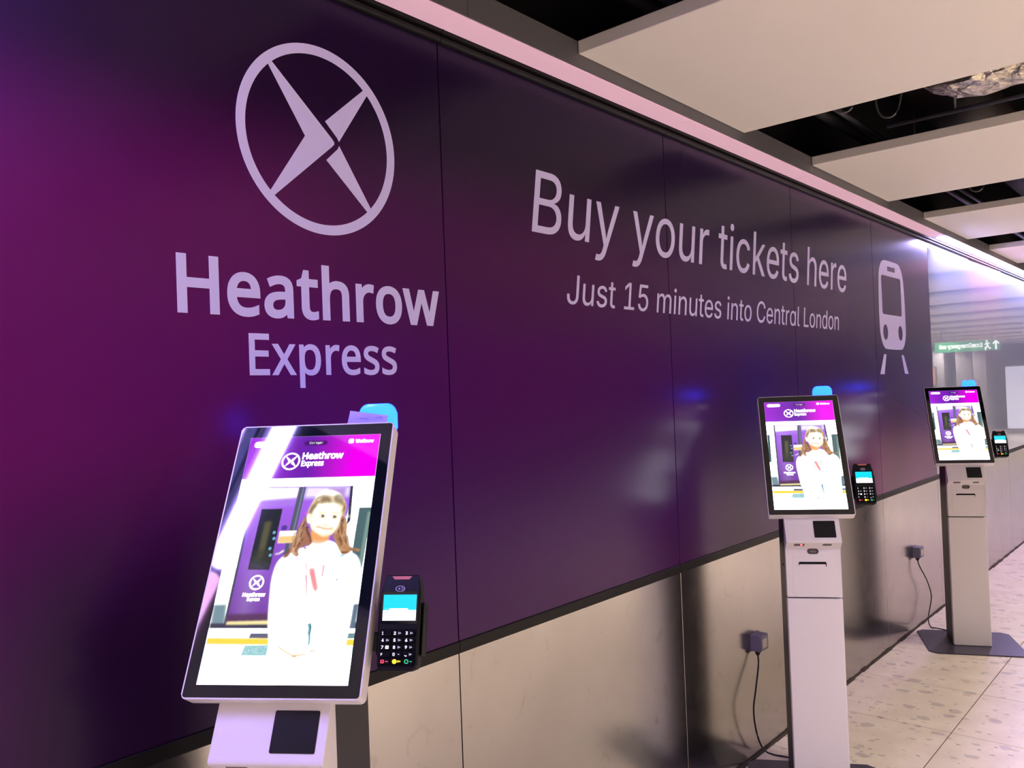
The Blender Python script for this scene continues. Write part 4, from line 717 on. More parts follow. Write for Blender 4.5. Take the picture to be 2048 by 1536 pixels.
# train side behind the girl
paint([(0, HB), (1, HB), (1, 1.36), (0, 1.36)], (250, 255, 255))
paint([(0.09, 0.388), (0.99, 0.376), (0.99, 0.384), (0.09, 0.397)], (240, 176, 140), 0.8, 0.002)
def door(x, y):
    t = np.clip((y - 0.55) / 0.8, 0, 1)[..., None]
    c = lin((172, 104, 242)) * (1 - t) + lin((116, 62, 162)) * t
    g = np.clip(1 - np.abs(x - 0.22) / 0.10, 0, 1)[..., None] * 0.15
    return c + g * 0.5
paint([K((345, 570), (868, 562), (925, 1180), (402, 1195))[i] for i in range(4)], door)
paint(K((350, 572), (590, 568), (592, 622), (355, 640)), (238, 226, 255), 0.95, 0.010)
paint(K((622, 566), (862, 562), (866, 612), (626, 622)), (228, 214, 255), 0.95, 0.012)
paint(K((362, 640), (592, 622), (595, 655), (366, 668)), (186, 140, 246), 0.6, 0.012)
paint(K((588, 568), (622, 566), (660, 1190), (618, 1190)), (92, 96, 120))
paint(K((606, 568), (614, 566), (648, 1190), (638, 1190)), (130, 130, 160))
paint(K((345, 570), (357, 570), (412, 1190), (400, 1192)), (70, 70, 90))
paint(K((858, 562), (872, 561), (905, 720), (893, 740)), (64, 62, 90))
paint(K((745, 575), (835, 570), (845, 640), (760, 660)), (180, 120, 226), 0.7, 0.01)
# windows
paint(K((420, 672), (530, 670), (552, 945), (440, 945)), (44, 46, 56))
paint(K((458, 730), (492, 728), (500, 890), (470, 910)), (98, 96, 66), 0.9, 0.010)
paint(K((445, 860), (545, 850), (548, 935), (448, 935)), (64, 66, 58), 0.7, 0.012)
for q in ((522, 778), (530, 805), (524, 850), (536, 880)): paint(ellipse(*K(q)[0], 0.011, 0.012, 14), (126, 190, 222), 0.9)
paint(K((281, 668), (304, 668), (325, 945), (302, 945)), (56, 92, 96))
paint(K((935, 662), (1003, 660), (1030, 938), (968, 942)), (84, 112, 116))
paint(K((985, 680), (1003, 678), (1028, 920), (1010, 925)), (140, 170, 160), 0.8, 0.006)
paint(ellipse(*K((568, 756))[0], 0.022, 0.020, 16), (88, 60, 150), 0.9)
paint(K((549, 772), (640, 768), (646, 822), (556, 826)), (255, 250, 236))
paint(K((552, 795), (642, 792), (645, 822), (556, 826)), (255, 206, 120), 0.85, 0.006)
ex, ey = K((506, 1001))[0]
emblem(ex, ey, 0.052, w=0.2)
tx0, ty0 = K((452, 1062))[0]; tx1, _ = K((570, 1060))[0]
pic_text('n', 'Heathrow', tx0, tx1, ty0 + 0.004, 0.030, WHITE, 0.08)
tx0, ty0 = K((482, 1080))[0]; tx1, _ = K((548, 1080))[0]
pic_text('n', 'Express', tx0, tx1, ty0 + 0.004, 0.026, WHITE, 0.06)
# sill and skirt of the train
paint(K((320, 1098), (382, 1096), (404, 1188), (334, 1192)), (120, 150, 162), 1, 0.008)
paint(K((312, 1085), (380, 1083), (381, 1098), (314, 1100)), (226, 250, 250), 1, 0.004)
paint(K((402, 1140), (640, 1132), (655, 1170), (404, 1180)), (84, 44, 80), 0.9, 0.008)
paint(K((330, 1180), (1090, 1165), (1092, 1198), (332, 1202)), (58, 58, 84), 1, 0.004)
paint(K((412, 1172), (640, 1164), (642, 1180), (412, 1184)), (255, 240, 170), 1, 0.004)
paint(K((1030, 1090), (1062, 1088), (1072, 1190), (1040, 1192)), (92, 120, 140), 1, 0.006)
# platform
paint(K((333, 1201), (1094, 1192), (1112, 1432), (352, 1440)), (250, 255, 255))
paint(K((552, 1220), (660, 1218), (664, 1240), (548, 1240)), (96, 98, 128))
paint(K((1036, 1214), (1080, 1212), (1084, 1234), (1040, 1236)), (110, 150, 160))
paint(K((338, 1242), (1088, 1238), (1092, 1264), (340, 1268)), (255, 226, 70), 1, 0.003)
paint(K((540, 1272), (664, 1268), (660, 1312), (532, 1314)), (150, 206, 214))
for i in range(60):
    rr_ = random.Random(i); q = K((540 + rr_.random() * 112, 1274 + rr_.random() * 36))[0]
    paint(ellipse(q[0], q[1], 0.005, 0.004, 8), (190, 232, 232), 0.8)
paint(K((1040, 1270), (1090, 1268), (1094, 1310), (1044, 1312)), (214, 240, 240))
paint(K((350, 1300), (540, 1298), (535, 1330), (352, 1332)), (226, 246, 244), 0.6, 0.02)
# girl: coat first
def G(*p): return A_([(720.7 + 0.5927 * x, 644.8 + 0.5927 * y) for x, y in p])
# coat
coat = A((1100, 1105), (1020, 1160), (900, 1205), (835, 1250), (800, 1310), (775, 1400), (765, 1480), (752, 1640), (748, 1760), (752, 1880), (738, 1980), (722, 2100), (715, 2204), (1330, 2204), (1330, 1960), (1345, 1850), (1375, 1700), (1400, 1560), (1440, 1420), (1452, 1330), (1430, 1240), (1395, 1205), (1330, 1170), (1250, 1120), (1180, 1100))
paint([smooth_poly(coat, 3)], (255, 255, 255), 1, 0.004)
# scarf
paint(G((635, 1085), (700, 1062), (690, 1110), (640, 1150), (600, 1150)), (255, 226, 232), 0.9, 0.008)
paint([smooth_poly(G((568, 1150), (632, 1138), (655, 1230), (682, 1390), (645, 1432), (612, 1380), (590, 1280)), 3)], (255, 168, 172), 0.95, 0.006)
ribbon(G((605, 1170), (630, 1290), (648, 1400)), 0.022, 0.010, (246, 140, 146), 0.7, 0.006)
ribbon(G((528, 1062), (538, 1140), (536, 1220)), 0.014, 0.010, (240, 176, 196), 0.9, 0.002)
ribbon(G((530, 1220), (538, 1330), (534, 1440), (542, 1500)), 0.012, 0.006, (228, 118, 140), 0.9, 0.002)
ribbon(G((758, 1085), (748, 1160), (732, 1245)), 0.016, 0.014, (250, 160, 186), 0.85, 0.003)
paint(ellipse(*G((921, 1281))[0], 0.007, 0.006, 10), (96, 110, 196), 0.9)
paint(G((955, 965), (1010, 955), (1030, 975), (960, 988)), (120, 222, 246), 0.85, 0.005)
# teal cord and hands
ribbon(B((1060, 445), (1066, 480), (1058, 520), (1062, 560), (1054, 610)), 0.026, 0.010, (72, 170, 186), 0.9)
ribbon(B((1066, 455), (1070, 490), (1062, 530)), 0.008, 0.006, (30, 92, 120), 0.9)
ribbon(B((830, 625), (880, 660), (940, 690), (1030, 680)), 0.010, 0.008, (248, 196, 120), 0.9)
paint(ellipse(*B((945, 695))[0], 0.022, 0.006, 14), (242, 168, 96), 0.9, 0.004)
ribbon(B((1065, 655), (1095, 650), (1112, 655)), 0.010, 0.004, (246, 186, 106), 0.9)
ribbon(B((900, 620), (960, 632), (1020, 622)), 0.008, 0.006, (255, 236, 200), 0.9)
# pale outline of the head, nearly lost against the light
paint([smooth_poly(G((556, 420), (590, 330), (650, 230), (735, 155), (840, 128), (935, 158), (1005, 225), (1042, 330), (1024, 430), (985, 470), (620, 480)), 3)], (246, 226, 186), 1, 0.004)
paint([smooth_poly(G((650, 240), (735, 160), (840, 134), (930, 164), (985, 205), (900, 205), (760, 200)), 3)], (255, 250, 232), 0.9, 0.010)
paint([smooth_poly(G((560, 425), (596, 335), (640, 290), (690, 262), (716, 300), (660, 340), (610, 430)), 3)], (190, 150, 104), 0.85, 0.006)
paint([smooth_poly(G((1000, 300), (1030, 300), (1040, 350), (1026, 430), (990, 460), (995, 380)), 3)], (184, 140, 92), 0.85, 0.006)
# plaits
pl = G((532, 450), (500, 505), (448, 585), (415, 680), (372, 770), (332, 862), (282, 940), (238, 1000), (300, 985), (342, 925), (372, 965), (412, 985), (440, 955), (432, 915), (470, 870), (520, 840), (560, 850), (612, 800), (604, 745), (575, 672), (548, 610), (540, 540))
paint([smooth_poly(pl, 3)], (172, 118, 96), 1, 0.003)
pr = G((985, 460), (1030, 492), (1052, 590), (1040, 680), (1062, 780), (1086, 850), (1130, 882), (1212, 888), (1200, 918), (1112, 908), (1070, 938), (1000, 956), (966, 920), (940, 870), (902, 790), (870, 720), (900, 650), (950, 560), (966, 500))
paint([smooth_poly(pr, 3)], (190, 138, 92), 1, 0.003)
paint(G((1060, 440), (1090, 470), (1040, 500), (1020, 480)), (255, 250, 230), 0.7, 0.006)
ribbon(G((250, 905), (190, 945), (135, 955), (150, 962)), 0.012, 0.006, (250, 244, 236), 0.95, 0.002)
paint(G((548, 575), (586, 556), (592, 655), (566, 650)), (170, 106, 240), 1, 0.003)
r5 = random.Random(5)
DK = [(104, 58, 52), (120, 70, 60), (92, 50, 58), (138, 84, 66)]
LT = [(232, 186, 140), (214, 166, 130), (246, 210, 160), (204, 150, 110)]
for pts, w in ((((535, 470), (510, 560), (470, 650), (440, 740), (400, 830)), 0.020), (((520, 600), (500, 660), (470, 720), (480, 780)), 0.030), (((545, 600), (560, 680), (590, 740), (590, 800)), 0.026), (((400, 790), (380, 850), (350, 900)), 0.022), (((430, 760), (450, 800), (420, 860)), 0.024), (((440, 650), (420, 720), (390, 780)), 0.014), (((330, 880), (290, 940), (250, 990)), 0.018), (((505, 885), (530, 875), (520, 890)), 0.020), (((1000, 500), (990, 560), (960, 620), (930, 680)), 0.024), (((1010, 600), (980, 680), (960, 740)), 0.020), (((900, 690), (910, 740), (940, 790)), 0.020), (((1040, 720), (1045, 770), (1040, 810)), 0.030), (((960, 740), (980, 800), (985, 850)), 0.018), (((980, 930), (1030, 935), (1070, 925)), 0.018), (((1090, 870), (1130, 900), (1170, 905)), 0.012)):
    ribbon(G(*pts), w, w * 0.5, r5.choice(DK), 0.85, 0.003)
for pts, w in ((((525, 480), (480, 580), (450, 680), (440, 730)), 0.012), (((455, 610), (430, 690), (395, 760), (350, 860)), 0.012), (((370, 870), (365, 920), (400, 965), (425, 930)), 0.014), (((465, 740), (440, 770), (450, 800)), 0.010), (((560, 620), (590, 700), (606, 760)), 0.008), (((1030, 520), (1035, 600), (1010, 680)), 0.012), (((960, 580), (920, 660), (900, 720), (930, 800)), 0.012), (((1000, 700), (1010, 760), (1005, 840), (960, 890)), 0.016), (((1050, 830), (1080, 870), (1200, 900)), 0.010), (((960, 890), (1010, 900), (1060, 885)), 0.014), (((1020, 800), (1030, 850), (1060, 890)), 0.012)):
    ribbon(G(*pts), w, w * 0.4, r5.choice(LT), 0.9, 0.002)
for i in range(60):
    t0 = r5.random() * 0.6; off = r5.uniform(-1, 1); s = r5.random() < 0.5
    def lock(t):
        if s: return (525 - 190 * t ** 1.2 + off * (10 + 55 * math.sin(math.pi * min(1, t * .95))) + 14 * math.sin(9 * t + i), 470 + 480 * t)
        return (1000 - 40 * math.sin(3 * t) + 70 * t + off * (8 + 55 * math.sin(math.pi * min(1, t))) + 12 * math.sin(10 * t + i), 480 + 430 * t)
    ribbon(G(*[lock(t0 + 0.4 * q / 6) for q in range(7)]), 0.005, 0.002, r5.choice(DK + LT), 0.5)
for q in ((455, 905), (480, 900)): paint(ellipse(*G(q)[0], 0.014, 0.018, 10), (255, 250, 244), 0.85, 0.004)
# neck, ear, face
paint([smooth_poly(G((584, 560), (596, 660), (640, 640), (740, 640), (900, 640), (834, 706), (822, 760), (760, 802), (660, 815), (606, 780)), 3)], (250, 176, 112), 1, 0.004)
paint(G((610, 770), (660, 790), (760, 785), (800, 770), (760, 820), (640, 830)), (255, 226, 196), 0.7, 0.008)
paint([smooth_poly(G((556, 428), (540, 470), (542, 530), (562, 560), (592, 545), (600, 470)), 3)], (255, 246, 226), 1, 0.003)
ribbon(G((565, 462), (575, 478), (570, 492)), 0.006, 0.004, (246, 196, 130), 0.8, 0.002)
face = G((588, 432), (640, 350), (690, 300), (850, 288), (960, 305), (1004, 345), (1002, 410), (972, 490), (950, 580), (900, 660), (842, 708), (750, 732), (672, 692), (604, 640), (582, 560))
def skin(x, y):
    c = G((790, 480))[0]; r = np.sqrt(((x - c[0]) / 0.150) ** 2 + ((y - c[1]) / 0.185) ** 2)
    t = np.clip((r - 0.62) / 0.45, 0, 1)[..., None]
    return lin((255, 249, 218)) * (1 - t) + lin((255, 218, 148)) * t
paint([smooth_poly(face, 4)], skin, 1, 0.003)
# hair patches beside the bright parting
def hairt(x, y):
    n_ = np.sin(x * 300 + y * 60)[..., None]
    return lin((136, 108, 82)) + 0.05 * n_
paint([smooth_poly(G((716, 245), (752, 206), (826, 214), (850, 244), (856, 290), (790, 286), (716, 300)), 3)], hairt, 0.85, 0.008)
paint([smooth_poly(G((888, 222), (938, 190), (988, 222), (1012, 282), (1000, 325), (950, 300), (898, 284)), 3)], hairt, 0.8, 0.008)
paint(G((930, 195), (985, 215), (990, 250), (930, 240)), (190, 190, 176), 0.6, 0.006)
paint([smooth_poly(G((578, 412), (606, 345), (655, 308), (668, 328), (622, 392), (602, 438)), 3)], (142, 116, 112), 0.85, 0.004)
paint([smooth_poly(G((998, 372), (1022, 328), (1032, 368), (986, 424)), 3)], (150, 110, 84), 0.8, 0.004)
for a, b in (((640, 290), (700, 225)), ((660, 262), (720, 205)), ((700, 240), (762, 194)), ((665, 310), (690, 285))):
    ribbon(G(a, ((a[0] + b[0]) / 2 - 4, (a[1] + b[1]) / 2 - 6), b), 0.006, 0.004, (130, 112, 110), 0.8, 0.001)
# eyes, brows, nose, mouth
ribbon(G((695, 436), (730, 418), (775, 424)), 0.006, 0.004, (250, 214, 150), 0.8, 0.002)
ribbon(G((860, 424), (910, 420), (950, 440)), 0.006, 0.004, (248, 210, 150), 0.8, 0.002)
for ex_, ey_, w_ in ((738, 464, 34), (890, 474, 36)):
    paint([smooth_poly(G((ex_ - w_, ey_ + 4), (ex_ - 8, ey_ - 12), (ex_ + 20, ey_ - 8), (ex_ + w_, ey_ + 8), (ex_ + 8, ey_ + 14), (ex_ - 16, ey_ + 12)), 3)], (240, 206, 168), 0.85, 0.002)
    paint(ellipse(*G((ex_ + 2, ey_ + 1))[0], 0.0135, 0.0105, 14), (84, 52, 52), 1, 0.0015)
    ribbon(G((ex_ - w_, ey_ + 2), (ex_ - 4, ey_ - 13), (ex_ + w_ - 6, ey_ + 2)), 0.005, 0.003, (120, 78, 60), 0.85)
    paint(ellipse(*G((ex_ - w_ + 16, ey_ + 2))[0], 0.006, 0.005, 8), (255, 255, 250), 0.8)
ribbon(G((755, 572), (775, 580), (800, 584), (820, 576)), 0.006, 0.003, (250, 206, 140), 0.9, 0.002)
ribbon(G((664, 602), (700, 606), (760, 622), (820, 630), (862, 624)), 0.006, 0.005, (222, 150, 110), 0.95, 0.001)
ribbon(G((730, 622), (790, 636), (840, 634)), 0.010, 0.006, (250, 200, 178), 0.8, 0.003)
paint(ellipse(*G((680, 603))[0], 0.014, 0.010, 12), (250, 214, 150), 0.4, 0.006)
paint(ellipse(*G((856, 626))[0], 0.016, 0.012, 12), (250, 210, 146), 0.4, 0.006)
paint(G((650, 690), (750, 722), (840, 695), (750, 738)), (255, 214, 140), 0.6, 0.006)
paint(ellipse(*G((540, 430))[0], 0.010, 0.018, 12), (236, 110, 214), 0.8, 0.004)
# panel emission: bright whites run well past the clip
lum = PIC.min(axis=2)
PIC *= (1.0 + SCREEN_BOOST * np.clip((lum - 0.55) / 0.45, 0, 1) ** 1.5)[..., None]
PIC *= SCREEN_GAIN

def picture_mesh(w, h):
    """one flat grid, colour held on its vertices; local frame x across, y up, z out of the screen."""
    xs = (PX - 0.5) * w; ys = (1 - PY / 1.778) * h
    co = np.stack([xs, ys, np.zeros_like(xs)], -1).reshape(-1, 3).astype(np.float32)
    idx = np.arange(NX * NY).reshape(NY, NX)
    q = np.stack([idx[1:, :-1], idx[1:, 1:], idx[:-1, 1:], idx[:-1, :-1]], -1).reshape(-1, 4)
    me = bpy.data.meshes.new('picture')
    me.vertices.add(len(co)); me.vertices.foreach_set('co', co.ravel())
    me.loops.add(q.size); me.loops.foreach_set('vertex_index', q.ravel().astype(np.int32))
    me.polygons.add(len(q)); me.polygons.foreach_set('loop_start', np.arange(0, q.size, 4, dtype=np.int32))
    me.update(calc_edges=True); me.validate()
    at = me.color_attributes.new('picture', 'FLOAT_COLOR', 'POINT')
    rgba = np.concatenate([PIC.reshape(-1, 3), np.ones((NX * NY, 1))], 1).astype(np.float32)
    at.data.foreach_set('color', rgba.ravel())
    me.materials.append(M['screen'])
    return me

# ---------------------------------------------------------------- ticket kiosk (local: x right, y back, z up; origin under the front face)
def frame_matrix(o, tilt):
    s, c = math.sin(tilt), math.cos(tilt)
    m = Matrix.Identity(4)
    m[0][0] = 1
    m[1][1], m[2][1] = s, c
    m[1][2], m[2][2] = -c, s
    m.translation = Vector(o); return m
HW = 0.2231 / 2
SCR = frame_matrix((0, -0.0112, 1.2034), 0.5422)
XF = lambda p, t: (t, p[0], p[1])
ZF = lambda p, t: (p[0], p[1], t)
def make_kiosk():
    k = empty('ticket_kiosk')
    prism('base_plate', [(-0.245, -0.183), (0.245, -0.183), (0.287, -0.138), (0.287, 0.312), (0.245, 0.354), (-0.245, 0.354), (-0.287, 0.312), (-0.287, -0.138)], ZF, 0.0, 0.008, M['base_plate'], k, bevel=0.0012, seg=1)
    col = box('back_column', (-0.1100, 0.036, 0.008), (0.1100, 0.246, 1.262), M['charcoal'], k, bevel=0.003, seg=2)
    tube('lock', [(-0.1095, 0.125, 0.968), (-0.1135, 0.125, 0.968)], 0.006, M['service_metal'], col, n=14)
    tube('lock', [(0.1095, 0.125, 0.968), (0.1135, 0.125, 0.968)], 0.006, M['service_metal'], col, n=14)
    box('lower_cover', (-HW, 0.0, 0.010), (HW, 0.0375, 0.8480), M['kiosk_white'], k, bevel=0.003, seg=2)
    prof = [(0.0, 0.8545), (0.0, 1.060), (-0.0375, 1.0905), (-0.0395, 1.0945), (-0.0375, 1.1005), (0.0165, 1.1885), (0.0375, 1.1985), (0.0375, 0.8545)]
    up = prism('upper_cover', prof, XF, -HW, HW, M['kiosk_white'], k, bevel=0.0022, seg=2)
    # scanner window on the sloping face
    d = Vector((0.0, 0.0540, 0.0880)).normalized(); nrm = Vector((0, -d.z, d.y)); o0 = Vector((0, -0.0375, 1.1005))
    def on_slope(p, h): return tuple(o0 + Vector((p[0], 0, 0)) + d * p[1] + nrm * h)
    prism('scanner_window', rrect(0.0052, 0.0135, 0.0925, 0.0885, 0.003, 3), on_slope, -0.002, 0.0012, M['scan_window'], up)
    # two small slots under the lip, the oval reader eye and the ticket slot
    d2 = Vector((0, 0.0375, -0.0305)).normalized(); n2 = Vector((0, -0.0305, -0.0375)).normalized(); o2 = Vector((0, -0.0375, 1.0905))
    def on_lip(p, h): return tuple(o2 + Vector((p[0], 0, 0)) + d2 * p[1] + n2 * h)
    prism('lip_slot', rrect(-0.0790, 0.0055, -0.0365, 0.0235, 0.002, 2), on_lip, -0.002, 0.0008, M['mid_grey'], up)
    prism('lip_slot', rrect(0.0350, 0.0065, 0.0735, 0.0225, 0.0078, 5), on_lip, -0.002, 0.0008, M['mid_grey'], up)
    FF = lambda p, t: (p[0], -t, p[1])
    prism('card_eye', rrect(-0.0235, 1.0372, 0.0225, 1.0605, 0.0113, 7), FF, -0.002, 0.0012, M['dark_grey'], up)
    prism('eye_lens', rrect(-0.0135, 1.0445, 0.0125, 1.0535, 0.0043, 6), FF, -0.002, 0.0016, M['mid_grey'], up)
    prism('ticket_slot', [(-0.0600, 0.9870), (-0.0590, 0.9870), (-0.0575, 0.9945), (0.0485, 0.9945), (0.0500, 0.9845), (0.0525, 0.9845), (0.0525, 1.0005), (0.0490, 1.0045), (-0.0560, 1.0045), (-0.0600, 1.0005)], FF, -0.002, 0.0014, M['slot_black'], up)
    box('printer_door', (-0.0840, -0.0006, 0.862), (0.0840, 0.001, 1.028), M['kiosk_white'], up, bevel=0.0006)
    # screen housing
    hb = bmesh.new(); add_prism(hb, rrect(-0.1764, 0.0, 0.1764, 0.587, 0.009, 5), ZF, -0.0385, 0.0)
    fe = [e for e in hb.edges if abs(e.verts[0].co.z - e.verts[1].co.z) < 1e-6]
    bmesh.ops.bevel(hb, geom=fe, offset=0.0022, segments=2, affect='EDGES', profile=0.5)
    h = finish('screen_housing', hb, M['kiosk_white'], k); h.matrix_local = SCR
    g = prism('screen_glass', rrect(-0.1736, 0.0028, 0.1736, 0.5842, 0.006, 5), ZF, -0.002, 0.0004, M['bezel'], h)
    me = picture_mesh(0.299, 0.5316); po = bpy.data.objects.new('picture', me); COL.objects.link(po); po.parent = h; po.location = (0, 0.0259, 0.0008)
    po['label'] = 'lit screen with a girl in white before a purple train'
    # neck between column and housing
    bm = bmesh.new(); add_prism(bm, [(0.045, 1.20), (0.246, 1.20), (0.270, 1.46), (0.205, 1.46)], XF, -0.085, 0.085)
    finish('neck', bm, M['charcoal'], k)
    # status lamp behind the top edge
    lb = bmesh.new(); add_prism(lb, rrect(0.0795, 1.668, 0.1615, 1.7475, 0.022, 6), lambda p, t: (p[0], t, p[1]), 0.3425, 0.3765)
    fe = [e for e in lb.edges if abs(e.verts[0].co.y - e.verts[1].co.y) < 1e-6]
    bmesh.ops.bevel(lb, geom=fe, offset=0.007, segments=3, affect='EDGES', profile=0.5)
    finish('status_lamp', lb, M['lamp_blue'], k, smooth=True)
    box('lamp_bracket', (0.085, 0.30, 1.60), (0.155, 0.360, 1.676), M['charcoal'], k, bevel=0.002)
    # cradle for the card reader
    br = empty('tmp')
    RB = frame_matrix(RO, RT_TILT)
    cb = bmesh.new()
    add_box(cb, (-0.0455, 0.035, -0.050), (0.0455, 0.128, -0.0445), 0.001)
    c1 = finish('reader_cradle', cb, M['reader_black'], k); c1.matrix_local = RB
    for s in (-1, 1):
        x0, x1 = sorted((s * 0.0425, s * 0.0452))
        box('cradle_cheek', (x0, 0.030, -0.0455), (x1, 0.130, -0.014), M['reader_black'], c1, bevel=0.001)
    box('reader_arm', (0.075, 0.110, 1.255), (0.262, 0.122, 1.292), M['charcoal'], k, bevel=0.002)
    bpy.data.objects.remove(br)
    return k
RT_TILT = math.radians(22)
RO = (0.2320, 0.07195 - 0.0928 * math.sin(RT_TILT), 1.3272 - 0.0928 * math.cos(RT_TILT))

def make_reader():
    """origin at the middle of the lower edge of the face; x across, y up the face, z out of it."""
    r = empty('card_reader')
    bm = bmesh.new()
    # loft of outlines along the depth; the head slopes back
    def outline(w, top, lo, rad):
        return [(-w + rad, lo), (w - rad, lo), (w - 0.3 * rad, lo + 0.3 * rad), (w, lo + rad), (w, 0.148), (w - 0.0015, 0.158), (0.0335, top), (-0.0335, top), (-w + 0.0015, 0.158), (-w, 0.148), (-w, lo + rad), (-w + 0.3 * rad, lo + 0.3 * rad)]
    layers = [(-0.042, 0.0360, 0.168, 0.010, 0.010), (-0.036, 0.0395, 0.174, 0.003, 0.012), (-0.012, 0.0400, 0.181, 0.0, 0.012), (-0.004, 0.0400, 0.1815, 0.0, 0.012), (0.0, 0.0375, 0.1795, 0.0025, 0.011)]
    rings = [[bm.verts.new((x, y, z - (0.006 * max(0, (y - 0.15) / 0.03)))) for x, y in outline(w, t, lo, rad)] for z, w, t, lo, rad in layers]
    for a, b in zip(rings, rings[1:]):
        n = len(a)
        for i in range(n): bm.faces.new((a[i], a[(i + 1) % n], b[(i + 1) % n], b[i]))
    bm.faces.new(rings[0][::-1]); bm.faces.new(rings[-1])
    bmesh.ops.triangulate(bm, faces=[f for f in bm.faces if len(f.verts) > 4])
    body = finish('body', bm, M['reader_black'], r)
    prism('screen_surround', rrect(-0.0360, 0.0868, 0.0360, 0.1480, 0.003, 3), ZF, -0.002, 0.0006, M['bezel'], r)
    lcd = prism('display', rrect(-0.0330, 0.0928, 0.0330, 0.1420, 0.0006, 2), ZF, 0.0, 0.0010, M['lcd_white'], r)
    prism('display_band', [(-0.0330, 0.1128), (-0.0210, 0.1128), (-0.0195, 0.1160), (0.0170, 0.1160), (0.0170, 0.1128), (0.0330, 0.1128), (0.0330, 0.1420), (-0.0330, 0.1420)], ZF, 0.0005, 0.0013, M['lcd_cyan'], lcd)
    tk = bmesh.new(); add_flat(tk, [ellipse(-0.0255, 0.1125, 0.0042, 0.0042, 18), ellipse(-0.0255, 0.1125, 0.0030, 0.0030, 18)[::-1]], lambda x, y, h: (x, y, 0.0012 + h), 0.0003)
    finish('display_tick', tk, M['lcd_tick'], lcd)
    # contactless mark
    cm = bmesh.new()
    zf = lambda x, y, h: (x, y, h - 0.0002)
    add_flat(cm, [ellipse(-0.001, 0.1535, 0.0098, 0.0060, 26), ellipse(-0.0004, 0.1535, 0.0086, 0.0049, 26)[::-1]], zf, 0.0008)
    add_flat(cm, [[(-0.006, 0.1535), (-0.0015, 0.1565), (-0.0015, 0.1505)]], zf, 0.0008)
    for i in range(2):
        xx = 0.001 + 0.0036 * i
        add_flat(cm, [[(xx, 0.1572), (xx + 0.0012, 0.1578), (xx + 0.0030, 0.1535), (xx + 0.0012, 0.1495), (xx, 0.1500), (xx + 0.0016, 0.1535)][::-1]], zf, 0.0008)
    finish('contactless_mark', cm, M['symbol_grey'], r)
    b2 = prism('badge', [(-0.0200, 0.1786), (-0.0150, 0.1722), (0.0150, 0.1722), (0.0200, 0.1786)], lambda p, t: (p[0], p[1], t - 0.006 * max(0, (p[1] - 0.15) / 0.03)), -0.0003, 0.0009, M['pay_red'], r)
    prism('keypad_well', rrect(-0.0365, 0.0075, 0.0365, 0.0770, 0.003, 3), ZF, -0.002, 0.0005, M['key_black'], r)
    rows = ['123', '456', '789', 'F0.', 'ryg']
    subs = {'2': 1, '3': 1, '4': 1, '5': 1, '6': 1, '7': 2, '8': 1, '9': 1, '0': 0, '.': 1}
    for i, row in enumerate(rows):
        y = 0.0693 - 0.0130 * i
        for j, ch in enumerate(row):
            x = (j - 1) * 0.0232
            key = prism('key', rrect(x - 0.0102, y - 0.0049, x + 0.0102, y + 0.0049, 0.0014, 2), ZF, 0.0, 0.0024, M['key_black'], r)
            kf = lambda a, b, h: (a, b, 0.0023 + h)
            bm = bmesh.new()
            if ch in 'ryg':
                m = {'r': 'key_red', 'y': 'key_yellow', 'g': 'key_green'}[ch]
                if ch == 'y':
                    add_flat(bm, [ellipse(x - 0.0035, y, 0.0046, 0.0043, 16)], kf, 0.0004)
                    add_flat(bm, [[(x + 0.002, y - 0.0015), (x + 0.0085, y - 0.0004), (x + 0.0085, y + 0.0012), (x + 0.002, y + 0.0018)]], kf, 0.0004)
                elif ch == 'r':
                    add_flat(bm, [rrect(x - 0.0075, y - 0.0032, x - 0.0008, y + 0.0032, 0.0006, 2), rrect(x - 0.0055, y - 0.0010, x - 0.0030, y + 0.0018, 0.0003, 2)[::-1]], kf, 0.0004)
                    add_flat(bm, [rrect(x + 0.0015, y - 0.0008, x + 0.0072, y + 0.0008, 0.0002, 1)], kf, 0.0004)
                else:
                    add_flat(bm, [ellipse(x - 0.0035, y, 0.0042, 0.0041, 18), ellipse(x - 0.0035, y, 0.0026, 0.0025, 18)[::-1]], kf, 0.0004)
                    add_flat(bm, [rrect(x + 0.0032, y - 0.0007, x + 0.0070, y + 0.0007, 0.0002, 1)], kf, 0.0004)
                finish('key_mark', bm, M[m], key)
            else:
                h = 0.0060 if ch not in 'F' else 0.0048
                s = {'.': '.,'}.get(ch, ch); w = {'1': 0.0026, '.': 0.0046, 'F': 0.003}.get(ch, 0.0044)
                for g in fit_text('i', s, x - 0.0080, x - 0.0080 + w, y - h / 2, h, 0.05): add_flat(bm, g, kf, 0.0004)
                finish('key_mark', bm, M['key_white'], key)
                n = subs.get(ch)
                bm = bmesh.new()
                if n == 2: add_flat(bm, [rrect(x + 0.0002, y - 0.0030, x + 0.0068, y + 0.0030, 0.0006, 2), rrect(x + 0.0022, y - 0.0008, x + 0.0046, y + 0.0008, 0.0002, 1)[::-1]], kf, 0.0004)
                elif n == 1:
                    add_flat(bm, [[(x + 0.0014, y - 0.0024), (x + 0.0026, y - 0.0020), (x + 0.0022, y + 0.0024), (x + 0.0010, y + 0.0020)]], kf, 0.0004)
                    add_flat(bm, [[(x + 0.0034, y - 0.0018), (x + 0.0068, y), (x + 0.0034, y + 0.0018)]], kf, 0.0004)
                elif n == 0: add_flat(bm, [rrect(x + 0.0020, y - 0.0006, x + 0.0056, y + 0.0006, 0.0002, 1)], kf, 0.0004)
                if n is None: bm.free()
                else: finish('key_symbol', bm, M['key_white' if n == 2 else 'key_dim'], key)
    return r

def copy_tree(o, parent=None):
    c = o.copy(); COL.objects.link(c)
    if parent is not None: c.parent = parent; c.matrix_parent_inverse = o.matrix_parent_inverse.copy()
    for ch in list(o.children): copy_tree(ch, c)
    return c

